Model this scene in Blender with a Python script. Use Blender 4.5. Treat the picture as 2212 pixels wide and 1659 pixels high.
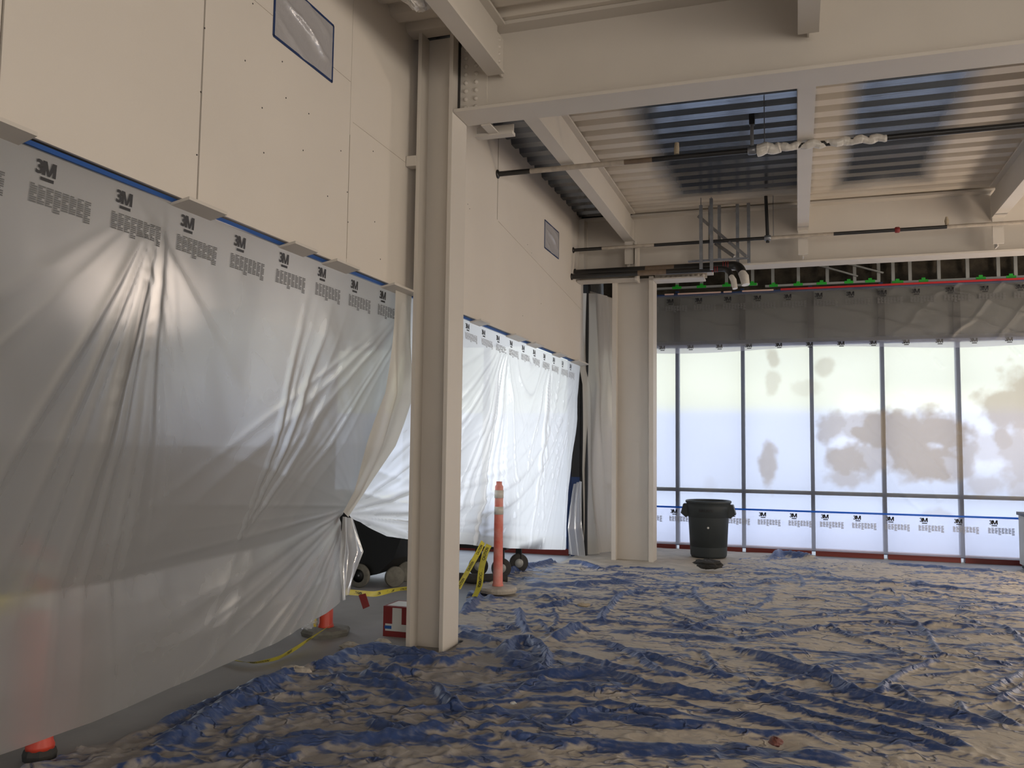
import bpy, math, random
import numpy as np
from mathutils import Vector, Matrix

random.seed(7)
rng = np.random.default_rng(7)
SC = bpy.context.scene
C = SC.collection
for o in list(bpy.data.objects):
    bpy.data.objects.remove(o)

# ------------------------------------------------------------ camera
EYE = 1.5
YAW, PITCH, ROLL, FPX = -0.3214776, 0.07428921, 0.01260057, 1848.33
fw = Vector((math.sin(YAW)*math.cos(PITCH), math.cos(YAW)*math.cos(PITCH), math.sin(PITCH)))
rt = Vector((math.cos(YAW), -math.sin(YAW), 0))
up = rt.cross(fw)
rt2 = rt*math.cos(ROLL) + up*math.sin(ROLL)
up2 = -rt*math.sin(ROLL) + up*math.cos(ROLL)
cam = bpy.data.cameras.new('camera')
co = bpy.data.objects.new('camera', cam); C.objects.link(co)
m = Matrix((rt2, up2, -fw)).transposed().to_4x4()
m.translation = (0, 0, EYE)
co.matrix_world = m
cam.sensor_fit = 'HORIZONTAL'; cam.sensor_width = 36
cam.lens = 36*FPX/2212
cam.clip_start = 0.05; cam.clip_end = 500
SC.camera = co

# ------------------------------------------------------------ world, lights, exposure
SC.view_settings.view_transform = 'Standard'
SC.view_settings.look = 'None'
SC.view_settings.gamma = 1
SC.view_settings.use_curve_mapping = False
SC.view_settings.exposure = 0.0
w = bpy.data.worlds.new('world'); SC.world = w; w.use_nodes = True
wn = w.node_tree.nodes; wl = w.node_tree.links
bg = wn['Background']
tc = wn.new('ShaderNodeTexCoord'); sx = wn.new('ShaderNodeSeparateXYZ'); cr = wn.new('ShaderNodeValToRGB')
wl.new(tc.outputs['Generated'], sx.inputs[0]); wl.new(sx.outputs['Z'], cr.inputs[0]); wl.new(cr.outputs[0], bg.inputs[0])
e = cr.color_ramp.elements
e[0].position = 0.0; e[0].color = (1.0, 0.96, 0.80, 1)
e[1].position = 0.6; e[1].color = (0.62, 0.76, 1.0, 1)
k = cr.color_ramp.elements.new(0.18); k.color = (0.92, 0.96, 0.98, 1)
bg.inputs[1].default_value = 3.0


def area(name, loc, target, sx_, sy_, power, col, spread=math.pi):
    l = bpy.data.lights.new(name, 'AREA'); l.shape = 'RECTANGLE'; l.size = sx_; l.size_y = sy_
    l.energy = power; l.color = col; l.spread = spread
    o = bpy.data.objects.new(name, l); C.objects.link(o); o.location = loc
    o.rotation_euler = (Vector(target)-Vector(loc)).to_track_quat('-Z', 'Y').to_euler()
    return o


# area lamps added for warm light from behind and right; walls stay closed
area('light_back_fill', (3.0, -5.5, 2.2), (-1.0, 8, 2.9), 8, 2.6, 320, (1.0, 0.92, 0.83))
area('light_right_fill', (8.8, 7.2, 1.9), (-2, 8.0, 3.2), 5, 2.4, 130, (1.0, 0.88, 0.74))
area('light_right_front', (8.8, 1.5, 2.2), (-2.8, 4.5, 3.4), 4, 2.4, 245, (1.0, 0.90, 0.79))
area('light_left_fill', (-8.6, 9.6, 1.6), (-3.0, 8.8, 1.5), 2.6, 2.4, 80, (0.90, 0.95, 1.0), math.radians(75))  # added unseen lamp, brightens the back of the white sheet
# light behind the hanging grey sheet
lq = bpy.data.lights.new('light_behind_sheet', 'POINT'); lq.energy = 8; lq.color = (1.0, 0.80, 0.68); lq.shadow_soft_size = 0.25
lqo = bpy.data.objects.new('light_behind_sheet', lq); C.objects.link(lqo); lqo.location = (-3.6, 4.55, 2.40)
# temporary work light on a stand beyond the right edge of the picture
lp = bpy.data.lights.new('work_light', 'POINT'); lp.energy = 190; lp.color = (1.0, 0.80, 0.62); lp.shadow_soft_size = 0.32
lo = bpy.data.objects.new('work_light', lp); C.objects.link(lo); lo.location = (3.9, 10.6, 1.9)

# ------------------------------------------------------------ helpers


def tag(o, label=None, cat=None, group=None, kind=None):
    if label: o['label'] = label
    if cat: o['category'] = cat
    if group: o['group'] = group
    if kind: o['kind'] = kind
    return o


def empty(name, loc, label=None, cat=None, group=None, kind=None):
    o = bpy.data.objects.new(name, None); C.objects.link(o); o.location = loc
    o.empty_display_size = 0.1
    return tag(o, label, cat, group, kind)


def wloc(o):
    v = Vector((0, 0, 0))
    while o is not None:
        v += Vector(o.location); o = o.parent
    return v


def basis(d, upv=(0, 0, 1)):
    d = Vector(d).normalized(); u = Vector(upv)
    if abs(d.dot(u)) > 0.98: u = Vector((1, 0, 0))
    a = u.cross(d).normalized(); b = d.cross(a).normalized()
    return d, a, b


class MB:
    def __init__(s): s.v = []; s.f = []; s.sm = []

    def add(s, vs, fs, smooth=False):
        n = len(s.v); s.v += [tuple(v) for v in vs]
        s.f += [tuple(i+n for i in f) for f in fs]; s.sm += [smooth]*len(fs); return s

    def box(s, x0, x1, y0, y1, z0, z1):
        vs = [(x, y, z) for z in (z0, z1) for y in (y0, y1) for x in (x0, x1)]
        return s.add(vs, [(0, 2, 3, 1), (4, 5, 7, 6), (0, 1, 5, 4), (2, 6, 7, 3), (0, 4, 6, 2), (1, 3, 7, 5)])

    def bar(s, p0, p1, wa, wb, upv=(0, 0, 1)):
        p0 = Vector(p0); p1 = Vector(p1); d, a, b = basis(p1-p0, upv)
        vs = [p+a*(i*wa/2)+b*(j*wb/2) for p in (p0, p1) for i, j in ((-1, -1), (1, -1), (1, 1), (-1, 1))]
        return s.add(vs, [(3, 2, 1, 0), (4, 5, 6, 7), (0, 1, 5, 4), (1, 2, 6, 5), (2, 3, 7, 6), (3, 0, 4, 7)])

    def prism(s, prof, p0, p1, upv=(0, 0, 1), smooth=False):
        p0 = Vector(p0); p1 = Vector(p1); d, a, b = basis(p1-p0, upv); n = len(prof)
        vs = [p+a*i+b*j for p in (p0, p1) for i, j in prof]
        fs = [(i, (i+1) % n, n+(i+1) % n, n+i) for i in range(n)]
        s.add(vs, fs, smooth); return s.add(vs, [tuple(range(n))[::-1], tuple(range(n, 2*n))])

    def tube(s, pts, r, n=12, caps=True):
        pts = [Vector(p) for p in pts]; N = len(pts)
        rr = r if hasattr(r, '__len__') else [r]*N
        vs = []; a = None
        for i, p in enumerate(pts):
            d = (pts[min(i+1, N-1)]-pts[max(i-1, 0)]).normalized()
            if a is None: _, a, b = basis(d)
            else:
                a = (a-d*a.dot(d)).normalized(); b = d.cross(a)
            for k in range(n):
                t = 2*math.pi*k/n; vs.append(p+(a*math.cos(t)+b*math.sin(t))*rr[i])
        fs = [(i*n+k, i*n+(k+1) % n, (i+1)*n+(k+1) % n, (i+1)*n+k) for i in range(N-1) for k in range(n)]
        s.add(vs, fs, True)
        if caps: s.add(vs[:n], [tuple(range(n))[::-1]]); s.add(vs[-n:], [tuple(range(n))])
        return s

    def lathe(s, prof, c, n=32, axis=(0, 0, 1), smooth=True):
        c = Vector(c); d, a, b = basis(axis, (0, 1, 0) if abs(axis[2]) > .5 else (0, 0, 1)); vs = []
        for r, h in prof:
            for k in range(n):
                t = 2*math.pi*k/n; vs.append(c+d*h+(a*math.cos(t)+b*math.sin(t))*r)
        fs = [(i*n+k, i*n+(k+1) % n, (i+1)*n+(k+1) % n, (i+1)*n+k) for i in range(len(prof)-1) for k in range(n)]
        return s.add(vs, fs, smooth)

    def ibeam(s, p0, p1, wid, hei, tf, tw, upv=(0, 0, 1)):
        a = wid/2; b = hei/2; t = tw/2
        pr = [(-a, -b), (a, -b), (a, -b+tf), (t, -b+tf), (t, b-tf), (a, b-tf), (a, b), (-a, b), (-a, b-tf), (-t, b-tf), (-t, -b+tf), (-a, -b+tf)]
        return s.prism(pr, p0, p1, upv)

    def build(s, name, mat, parent=None, **kw):
        me = bpy.data.meshes.new(name)
        if parent is not None: off = wloc(parent); loc = (0, 0, 0)
        elif kw.get('kind') == 'structure': off = Vector((0, 0, 0)); loc = off
        else:
            A = np.array(s.v); off = Vector(((A[:, 0].min()+A[:, 0].max())/2, (A[:, 1].min()+A[:, 1].max())/2, A[:, 2].min())); loc = off
        me.from_pydata([Vector(v)-off for v in s.v], [], s.f)
        me.polygons.foreach_set('use_smooth', s.sm)
        me.materials.append(mat); me.update()
        o = bpy.data.objects.new(name, me); C.objects.link(o); o.location = loc
        if parent is not None: o.parent = parent
        tag(o, **kw)
        return o


def grid_mesh(name, P, mat, parent=None, mask=None, attrs=None, **kw):
    """P: (n,m,3) array of world positions"""
    n, m_, _ = P.shape
    V = P.reshape(-1, 3).astype(np.float64)
    idx = np.arange(n*m_).reshape(n, m_)
    q = np.stack([idx[:-1, :-1], idx[:-1, 1:], idx[1:, 1:], idx[1:, :-1]], -1).reshape(-1, 4)
    if mask is not None:
        mk = mask.reshape(-1); q = q[mk[q].all(1)]
    used = np.unique(q); rem = -np.ones(len(V), int); rem[used] = np.arange(len(used))
    V = V[used]; q = rem[q]
    off = np.array(wloc(parent)) if parent is not None else np.array([(V[:, 0].min()+V[:, 0].max())/2, (V[:, 1].min()+V[:, 1].max())/2, V[:, 2].min()])
    if kw.get('kind') == 'structure': off = np.zeros(3)
    me = bpy.data.meshes.new(name)
    me.vertices.add(len(V)); me.vertices.foreach_set('co', (V-off).ravel())
    me.loops.add(q.size); me.loops.foreach_set('vertex_index', q.ravel())
    me.polygons.add(len(q)); me.polygons.foreach_set('loop_start', np.arange(0, q.size, 4)); me.polygons.foreach_set('loop_total', np.full(len(q), 4))
    me.polygons.foreach_set('use_smooth', np.ones(len(q), bool))
    me.update(calc_edges=True); me.validate()
    for k_, a in (attrs or {}).items():
        at = me.attributes.new(k_, 'FLOAT', 'POINT'); at.data.foreach_set('value', a.reshape(-1)[used].astype(np.float32))
    me.materials.append(mat)
    o = bpy.data.objects.new(name, me); C.objects.link(o)
    if parent is not None: o.parent = parent
    else: o.location = off
    return tag(o, **kw)


def vnoise(x, y, seed=0):
    r = np.random.default_rng(seed).random((256, 256))
    xi = np.floor(x).astype(int); yi = np.floor(y).astype(int); fx = x-xi; fy = y-yi
    fx = fx*fx*(3-2*fx); fy = fy*fy*(3-2*fy); a = lambda i, j: r[(xi+i) % 256, (yi+j) % 256]
    return (a(0, 0)*(1-fx)+a(1, 0)*fx)*(1-fy)+(a(0, 1)*(1-fx)+a(1, 1)*fx)*fy


def fbm(x, y, seed=0, o=4):
    s = 0; t = 0; a = 1
    for i in range(o):
        s = s+a*vnoise(x*2**i+17.3*i, y*2**i+5.1*i, seed+i); t += a; a *= .55
    return s/t


# ------------------------------------------------------------ materials
MATS = {}


def mat(name, col, rough=.6, metal=0.0, var=0.0, vscale=3.0, bump=0.0, bscale=40.0, spec=.5, col2=None):
    m = bpy.data.materials.new(name); m.use_nodes = True; MATS[name] = m
    n = m.node_tree.nodes; l = m.node_tree.links; p = n['Principled BSDF']
    p.inputs['Base Color'].default_value = (*col, 1); p.inputs['Roughness'].default_value = rough
    p.inputs['Metallic'].default_value = metal; p.inputs['Specular IOR Level'].default_value = spec
    tcn = n.new('ShaderNodeTexCoord')
    if var > 0 or col2:
        nz = n.new('ShaderNodeTexNoise'); nz.inputs['Scale'].default_value = vscale; nz.inputs['Detail'].default_value = 5
        l.new(tcn.outputs['Object'], nz.inputs['Vector'])
        r = n.new('ShaderNodeValToRGB'); r.color_ramp.elements[0].position = .35; r.color_ramp.elements[1].position = .68
        c2 = col2 or tuple(c*(1-var) for c in col)
        r.color_ramp.elements[0].color = (*c2, 1); r.color_ramp.elements[1].color = (*col, 1)
        l.new(nz.outputs['Fac'], r.inputs[0]); l.new(r.outputs[0], p.inputs['Base Color'])
    if bump > 0:
        nb = n.new('ShaderNodeTexNoise'); nb.inputs['Scale'].default_value = bscale; nb.inputs['Detail'].default_value = 4
        l.new(tcn.outputs['Object'], nb.inputs['Vector'])
        b = n.new('ShaderNodeBump'); b.inputs['Strength'].default_value = bump; b.inputs['Distance'].default_value = .01
        l.new(nb.outputs['Fac'], b.inputs['Height']); l.new(b.outputs[0], p.inputs['Normal'])
    return m


def film(name, trans=.3, transl=.4, diff=.2, gloss=.1, tint=(1, 1, 1), dcol=(.8, .8, .8), rough=.3, ior=1.12, refr=.5, stain_fold=None, grough=.25, wr=0.0, wscale=(1, 1, 1)):
    """thin translucent polythene: see-through part (partly blurred), light scattered through, light scattered back, sheen"""
    m = bpy.data.materials.new(name); m.use_nodes = True; MATS[name] = m
    n = m.node_tree.nodes; l = m.node_tree.links
    for x in list(n): n.remove(x)
    out = n.new('ShaderNodeOutputMaterial')
    tr = n.new('ShaderNodeBsdfTransparent'); tr.inputs[0].default_value = (*tint, 1)
    rf = n.new('ShaderNodeBsdfRefraction'); rf.inputs['Color'].default_value = (*tint, 1); rf.inputs['Roughness'].default_value = rough; rf.inputs['IOR'].default_value = ior
    tl = n.new('ShaderNodeBsdfTranslucent'); tl.inputs[0].default_value = (*tint, 1)
    df = n.new('ShaderNodeBsdfDiffuse'); df.inputs[0].default_value = (*dcol, 1)
    gl = n.new('ShaderNodeBsdfGlossy'); gl.inputs['Roughness'].default_value = grough; gl.inputs['Color'].default_value = (.9, .9, .9, 1)
    def mix(f, a, b):
        x = n.new('ShaderNodeMixShader'); x.inputs[0].default_value = f
        l.new(a.outputs[0], x.inputs[1]); l.new(b.outputs[0], x.inputs[2]); return x
    see = mix(refr, tr, rf)
    s = trans+transl
    a = mix(transl/s, see, tl); s2 = s+diff
    b = mix(diff/s2, a, df); c = mix(gloss/(s2+gloss), b, gl)
    if wr > 0:
        tcn = n.new('ShaderNodeTexCoord'); mp = n.new('ShaderNodeMapping'); mp.inputs['Scale'].default_value = wscale
        nz = n.new('ShaderNodeTexNoise'); nz.inputs['Scale'].default_value = 3; nz.inputs['Detail'].default_value = 6; nz.inputs['Distortion'].default_value = .6
        bp = n.new('ShaderNodeBump'); bp.inputs['Strength'].default_value = wr; bp.inputs['Distance'].default_value = .03
        l.new(tcn.outputs['Object'], mp.inputs[0]); l.new(mp.outputs[0], nz.inputs['Vector']); l.new(nz.outputs['Fac'], bp.inputs['Height'])
        for q in (tl, df, gl): l.new(bp.outputs[0], q.inputs['Normal'])
    last = c
    if stain_fold:
        at = n.new('ShaderNodeAttribute'); at.attribute_name = 'stain_fold'
        sd = n.new('ShaderNodeBsdfDiffuse'); sd.inputs[0].default_value = (*stain_fold, 1)
        st = n.new('ShaderNodeBsdfTranslucent'); st.inputs[0].default_value = (*stain_fold, 1)
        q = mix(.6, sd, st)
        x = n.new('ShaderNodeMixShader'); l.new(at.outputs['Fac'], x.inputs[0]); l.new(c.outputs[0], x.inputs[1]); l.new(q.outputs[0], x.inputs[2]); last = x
    l.new(last.outputs[0], out.inputs[0])
    return m


CREAM = (.62, .565, .49)
m_wall = mat('drywall_primer', (.68, .625, .555), .75, var=.05, vscale=.9, bump=.08, bscale=120)
m_steel = mat('primed_steel', (.60, .555, .495), .55, var=.04, vscale=2.0, bump=.05, bscale=60)
m_dark = mat('dark_gap', (.03, .028, .025), .8)
m_floor = mat('concrete', (.27, .26, .25), .55, var=.35, vscale=1.3, bump=.1, bscale=25, col2=(.19, .18, .17))
m_blue = mat('blue_tape_shaded', (.008, .075, .30), .45)  # tape blue darkened for the shade under the bulkhead edge
m_blued = mat('blue_frame', (.012, .035, .12), .4)
m_red = mat('red_sill', (.16, .02, .015), .5)
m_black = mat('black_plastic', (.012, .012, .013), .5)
m_blackpipe = mat('black_pipe', (.02, .019, .018), .35)
m_tan = mat('oversprayed_pipe', (.45, .39, .32), .6, var=.2, vscale=20)
m_brown = mat('brown_oversprayed_pipe', (.17, .12, .08), .5, var=.2, vscale=20)
m_can = mat('grey_bin_plastic', (.030, .038, .042), .55, var=.08, vscale=6)
m_orange = mat('orange_post', (.52, .05, .025), .45, var=.12, vscale=6)
m_orangef = mat('faded_orange_post', (.62, .09, .06), .5, col2=(.7, .3, .25), vscale=7)
m_rubber = mat('rubber', (.035, .033, .03), .8, var=.3, vscale=20)
m_concb = mat('dusty_rubber', (.16, .155, .13), .85, var=.3, vscale=20)
m_yel = mat('caution_yellow', (.62, .55, .06), .4, var=.15, vscale=15)
m_ink = mat('black_ink', (.012, .012, .014), .5)
m_grey = mat('grey_ink', (.34, .34, .36), .6)
m_grey2 = mat('dark_grey_ink', (.13, .13, .13), .6)
m_redbox = mat('red_carton', (.2, .015, .015), .6, var=.1)
m_white = mat('white_label', (.55, .55, .52), .6)
m_gal = mat('galvanised', (.30, .31, .33), .38, .7, var=.25, vscale=14)
m_galp = mat('pale_stud', (.30, .31, .30), .5, .3)
m_green = mat('green_tape', (.01, .35, .02), .5)
m_redtape = mat('red_tape', (.45, .01, .012), .5)
m_pinks = mat('pale_tape', (.6, .42, .36), .5)
m_ins = mat('insulation', (.055, .046, .032), .95, var=.5, vscale=9, bump=1.0, bscale=22)
m_spandrel = mat('spandrel', (.13, .135, .13), .5, var=.15, vscale=2)
m_tanw = mat('masking_paper', (.45, .37, .26), .7, var=.25, vscale=14, bump=.4)
m_darkwall = mat('grey_room_wall', (.36, .37, .36), .8)
m_rag = mat('dusty_paper', (.5, .45, .38), .8, var=.3, vscale=12, bump=.5)
m_wrap = mat('crumpled_film', (.66, .62, .56), .3, var=.15, vscale=16, bump=.5, bscale=30)
m_cart = mat('tilt_cart_plastic', (.006, .007, .007), .5)

m_sheet1 = film('sheet_grey', .33, .30, .26, .07, tint=(.85, .87, .86), dcol=(.52, .49, .455), stain_fold=(.30, .29, .28), rough=.5, ior=1.25, refr=.85, wr=.07, wscale=(1, 1, .5), grough=.33)
m_sheet2 = film('sheet_white', .30, .54, .12, .018, dcol=(.8, .8, .8), rough=.4, ior=1.2, refr=.7, stain_fold=(.46, .47, .50), grough=.4, wr=.1, wscale=(1, 1, .4))
m_fac = film('sheet_window', .74, .15, .05, .015, tint=(.79, .775, .765), dcol=(.8, .8, .8), rough=.30, ior=1.12, refr=.85, stain_fold=(.44, .33, .21), wr=.05)
m_skirt = film('sheet_skirt', .62, .28, .08, .015, tint=(.78, .76, .80), dcol=(.8, .8, .85), rough=.25, ior=1.12, refr=.6, wr=.06)
m_band = film('sheet_band', .62, .06, .13, .02, tint=(.9, .9, .9), dcol=(.42, .41, .38), rough=.25, ior=1.1, refr=.4, wr=.15, grough=.4)
m_corner = film('sheet_corner', .10, .28, .58, .03, tint=(.9, .86, .78), dcol=(.70, .65, .57), rough=.4, ior=1.2, refr=.5, wr=.3, wscale=(1, 1, .3))
m_vent = film('sheet_vent', .0001, .02, .85, .2, dcol=(.42, .41, .42), wr=.9)
m_tapeb = film('blue_tape_backlit', .0001, .55, .45, .03, tint=(.03, .30, .85), dcol=(.02, .2, .65))
m_cling = film('cling_film', .5, .2, .2, .2, rough=.2, ior=1.05, refr=.3, wr=.5, grough=.15)


def glass(name):
    m = bpy.data.materials.new(name); m.use_nodes = True
    n = m.node_tree.nodes; l = m.node_tree.links
    for x in list(n): n.remove(x)
    out = n.new('ShaderNodeOutputMaterial'); tr = n.new('ShaderNodeBsdfTransparent'); gl = n.new('ShaderNodeBsdfGlossy')
    tr.inputs[0].default_value = (.95, .95, .955, 1); gl.inputs['Roughness'].default_value = .03
    x = n.new('ShaderNodeMixShader'); x.inputs[0].default_value = .06
    l.new(tr.outputs[0], x.inputs[1]); l.new(gl.outputs[0], x.inputs[2]); l.new(x.outputs[0], out.inputs[0]); return m


m_glass = glass('pane_glass')

# ------------------------------------------------------------ the setting
WX = -2.85          # face of the drywall bulkhead
DZ = 4.72           # underside of roof deck
WB = 2.70           # underside of the bulkhead
GY = 6.05           # near girder line
FY = 11.65          # far girder line
FC = 13.25          # front of the window wall mullions
BEAMS = (-2.12, 0.105, 2.30)

MB().box(-10, 10, -6, 14.2, -.2, 0).build('floor', m_floor, kind='structure')

# metal roof deck: trapezoidal ribs running left-right
PIT = .287
def deck(y0, y1, x0, x1, name, mt):
    b = MB(); xs = np.arange(x0, x1+.01, .5); k0 = math.floor((y0-7.86)/PIT)
    ys = []
    y = 7.86+k0*PIT
    while y < y1+.3:
        ys += [(y, 0), (y+.135, 0), (y+.165, .06), (y+.257, .06)]; y += PIT
    ys = [(min(max(a, y0), y1), z) for a, z in ys if y0-.2 < a < y1+.2]
    vs = [(x, a, DZ+z) for x in (x0, x1) for a, z in ys]; n = len(ys)
    b.add(vs, [(i, n+i, n+i+1, i+1) for i in range(n-1)])
    b.add([(x0, y0, DZ+.08), (x1, y0, DZ+.08), (x1, y1, DZ+.08), (x0, y1, DZ+.08)], [(0, 1, 2, 3)])
    return b.build(name, mt, kind='structure')


def deck_mat():
    m = bpy.data.materials.new('galvanised_deck'); m.use_nodes = True
    n = m.node_tree.nodes; l = m.node_tree.links; p = n['Principled BSDF']
    g = n.new('ShaderNodeNewGeometry'); s = n.new('ShaderNodeSeparateXYZ'); l.new(g.outputs['Position'], s.inputs[0])
    nz = n.new('ShaderNodeTexNoise'); nz.inputs['Scale'].default_value = 1.6; nz.inputs['Detail'].default_value = 4
    mp = n.new('ShaderNodeMapping'); mp.inputs['Scale'].default_value = (1, 1.2, 1); l.new(g.outputs['Position'], mp.inputs[0]); l.new(mp.outputs[0], nz.inputs['Vector'])
    def M(op, a, b=None, c=None, clamp=False):
        x = n.new('ShaderNodeMath'); x.operation = op; x.use_clamp = clamp
        for i, q in enumerate((a, b, c)):
            if q is None: continue
            if isinstance(q, (int, float)): x.inputs[i].default_value = q
            else: l.new(q, x.inputs[i])
        return x.outputs[0]
    def near(sock, v, a, b):   # 1 close to v, 0 beyond: overspray falling off from a to b
        d = M('ABSOLUTE', M('SUBTRACT', sock, v)); return M('SUBTRACT', 1.0, M('DIVIDE', M('SUBTRACT', d, a), b-a), clamp=True)
    X = s.outputs['X']; Y = s.outputs['Y']
    nn = M('MULTIPLY', M('SUBTRACT', nz.outputs['Fac'], .5), .8)
    # paint overspray next to the painted beams and girders; the strip beside the wall was masked
    f = M('MULTIPLY', near(X, -1.85, .2, .55), M('GREATER_THAN', X, -2.13))
    f = M('MAXIMUM', f, M('MULTIPLY', near(X, .33, .05, .30), M('GREATER_THAN', X, .105)))
    f = M('MAXIMUM', f, near(X, 2.1, .45, .75))
    f = M('MAXIMUM', f, near(Y, 11.5, .3, .8))
    f = M('MULTIPLY', f, M('GREATER_THAN', X, -2.13))
    f = M('MAXIMUM', f, M('LESS_THAN', Y, 6.05))
    f = M('ADD', M('MULTIPLY', f, 1.25), M('MULTIPLY', nn, M('GREATER_THAN', f, .01)), clamp=True)
    mx = n.new('ShaderNodeMix'); mx.data_type = 'RGBA'
    mx.inputs['A'].default_value = (.17, .19, .22, 1); mx.inputs['B'].default_value = (.62, .56, .48, 1)
    l.new(f, mx.inputs['Factor']); l.new(mx.outputs['Result'], p.inputs['Base Color'])
    l.new(M('SUBTRACT', .92, M('MULTIPLY', f, .92), clamp=True), p.inputs['Metallic'])
    l.new(M('ADD', .17, M('MULTIPLY', f, .5)), p.inputs['Roughness'])
    # long streaks along the ribs
    n2 = n.new('ShaderNodeTexNoise'); n2.inputs['Scale'].default_value = 1; n2.inputs['Detail'].default_value = 3
    m2 = n.new('ShaderNodeMapping'); m2.inputs['Scale'].default_value = (1.2, 60, 1); l.new(g.outputs['Position'], m2.inputs[0]); l.new(m2.outputs[0], n2.inputs['Vector'])
    b = n.new('ShaderNodeBump'); b.inputs['Strength'].default_value = .18; b.inputs['Distance'].default_value = .01
    l.new(n2.outputs['Fac'], b.inputs['Height']); l.new(b.outputs[0], p.inputs['Normal'])
    return m


m_deck = deck_mat()
deck(-6, 14.0, WX-.05, 10, 'ceiling', m_deck)

# drywall bulkhead: face split into boards with open seams, plus the return and soffit behind it
wall = empty('wall_left', (0, 0, 0), kind='structure')
SEAMS = [2.36, 3.50, 5.01]
HS = [(5.01, 5.02), (8.01, 8.02)]
seg = [(-2.0, 2.360), (2.372, 3.500), (3.512, 5.010), (5.014, 8.012), (8.03, 11.70)]
b = MB()
for i, (a, c) in enumerate(seg):
    if i == 3:
        b.box(WX-.016, WX, a, 8.03, WB, 3.80); b.box(WX-.016, WX, a, c, 3.80, DZ+.06)
    else: b.box(WX-.016, WX, a, c, WB, DZ+.06)
b.build('drywall_board', m_wall, wall)
MB().box(WX-.14, WX-.018, -2, 11.68, WB+.02, DZ+.06).build('wall_core', m_dark, wall)
# joint lines, barely filled
b = MB()
for (y0, z0, y1, z1) in ((3.52, 3.98, 5.0, 3.965), (5.05, 3.70, 5.9, 3.69), (8.05, 3.79, 11.6, 3.44), (5.012, 2.75, 5.013, 3.6)):
    b.bar((WX+.0005, y0, z0), (WX+.0005, y1, z1), .0015, .005, (1, 0, 0))
b.build('joint_line', mat('joint_shade', (.46, .41, .34), .8), wall)
scr = [(3.15, 3.62), (3.17, 3.60), (3.2, 4.15), (3.505, 3.95), (3.51, 3.62), (3.50, 3.28), (3.49, 2.95), (2.37, 3.6), (2.36, 3.2), (3.9, 3.95), (4.1, 4.05), (3.85, 3.6),
       (4.2, 3.75), (4.6, 3.9), (4.25, 3.55), (4.02, 3.4), (4.05, 3.15), (4.45, 3.3), (4.5, 3.55), (4.9, 3.45), (5.0, 3.2), (5.02, 3.0), (4.75, 3.1), (5.35, 3.6), (5.4, 3.1), (5.5, 2.85), (7.2, 3.73), (7.25, 3.70), (9.2, 3.72), (9.05, 3.78), (9.6, 3.2), (8.9, 2.95)]
s0 = None
for (y, z) in scr:
    if s0 is None:
        s0 = MB().lathe([(0, .003), (.004, .002), (.005, 0)], (0, 0, 0), 8, (1, 0, 0)).build('screw', m_dark, wall); o = s0
    else:
        o = s0.copy(); C.objects.link(o); o.parent = wall
    o.location = (WX, y, z)

MB().box(-10, WX-.14, -2, 11.9, 3.0, 3.1).build('ceiling_lower', m_darkwall, kind='structure')
MB().box(9.9, 10, -6, 14, 0, 4.8).build('wall_right', m_wall, kind='structure')
MB().box(-10, 10, -6.1, -6, 0, 4.8).build('wall_back', m_wall, kind='structure')
MB().box(-10.1, -10, -6, 11.9, 0, 3.1).build('wall_far_left', m_darkwall, kind='structure')

# outside
MB().box(-60, 60, 14.2, 130, -.25, -.12).build('pavement', mat('pavement', (.62, .62, .66), .8, var=.15, vscale=.2), kind='structure')
MB().box(-60, -2.9, 11.95, 14.2, -.25, -.12).build('pavement_side', MATS['pavement'], kind='structure')
MB().box(-70, 70, 40, 40.5, -.2, 3.2).build('wall_outside', mat('pale_outside_wall', (.72, .74, .82), .8, var=.12, vscale=.3), kind='structure')
n_ = 60; xs = np.linspace(-90, 90, n_); ys = np.linspace(55, 120, 20); X_, Y_ = np.meshgrid(xs, ys)
Z_ = (Y_-55)*.28*(.7+.5*fbm(X_*.03, Y_*.03, 3))
grid_mesh('hillside', np.stack([X_, Y_, Z_-.2], -1), mat('dry_grass', (.78, .72, .48), .9, var=.12, vscale=.08), kind='structure')

# ------------------------------------------------------------ window wall (right) : bays with mullions, panes, transom, spandrel
MX = [-2.72, -1.735, -.76, .215, 1.175, 2.15, 3.12, 4.09, 5.06, 6.03, 7.0, 7.97]
for i in range(len(MX)-1):
    x0, x1 = MX[i], MX[i+1]
    wd = empty('window_%d' % (i+1), (x0, FC, 0), kind='structure')
    MB().box(x0-.027, x0+.027, FC, FC+.14, .06, 3.95).build('mullion', m_blued, wd)
    MB().box(x0+.027, x1-.027, FC+.01, FC+.12, .87, .925).build('transom', mat('bronze', (.03, .022, .018), .4) if i == 0 else MATS['bronze'], wd)
    MB().box(x0+.027, x1-.027, FC+.01, FC+.12, 3.07, 3.13).build('head_rail', m_blued, wd)
    MB().box(x0+.027, x1-.027, FC-.005, FC+.14, 0, .095).build('sill', m_red, wd)
    MB().box(x0+.02, x1-.02, FC+.06, FC+.066, .06, .87).build('lower_pane', m_glass, wd)
    MB().box(x0+.02, x1-.02, FC+.06, FC+.066, .925, 3.07).build('upper_pane', m_glass, wd)
    MB().box(x0-.045, x0+.045, FC-.006, FC+.02, 3.14, 3.92).build('mullion_shadow_bar', m_black, wd)  # added black bar, paints the shadowed look of the header mullion
    MB().box(x0+.02, x1-.02, FC+.07, FC+.10, 3.13, 3.93).build('spandrel_panel', m_spandrel, wd)
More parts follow.
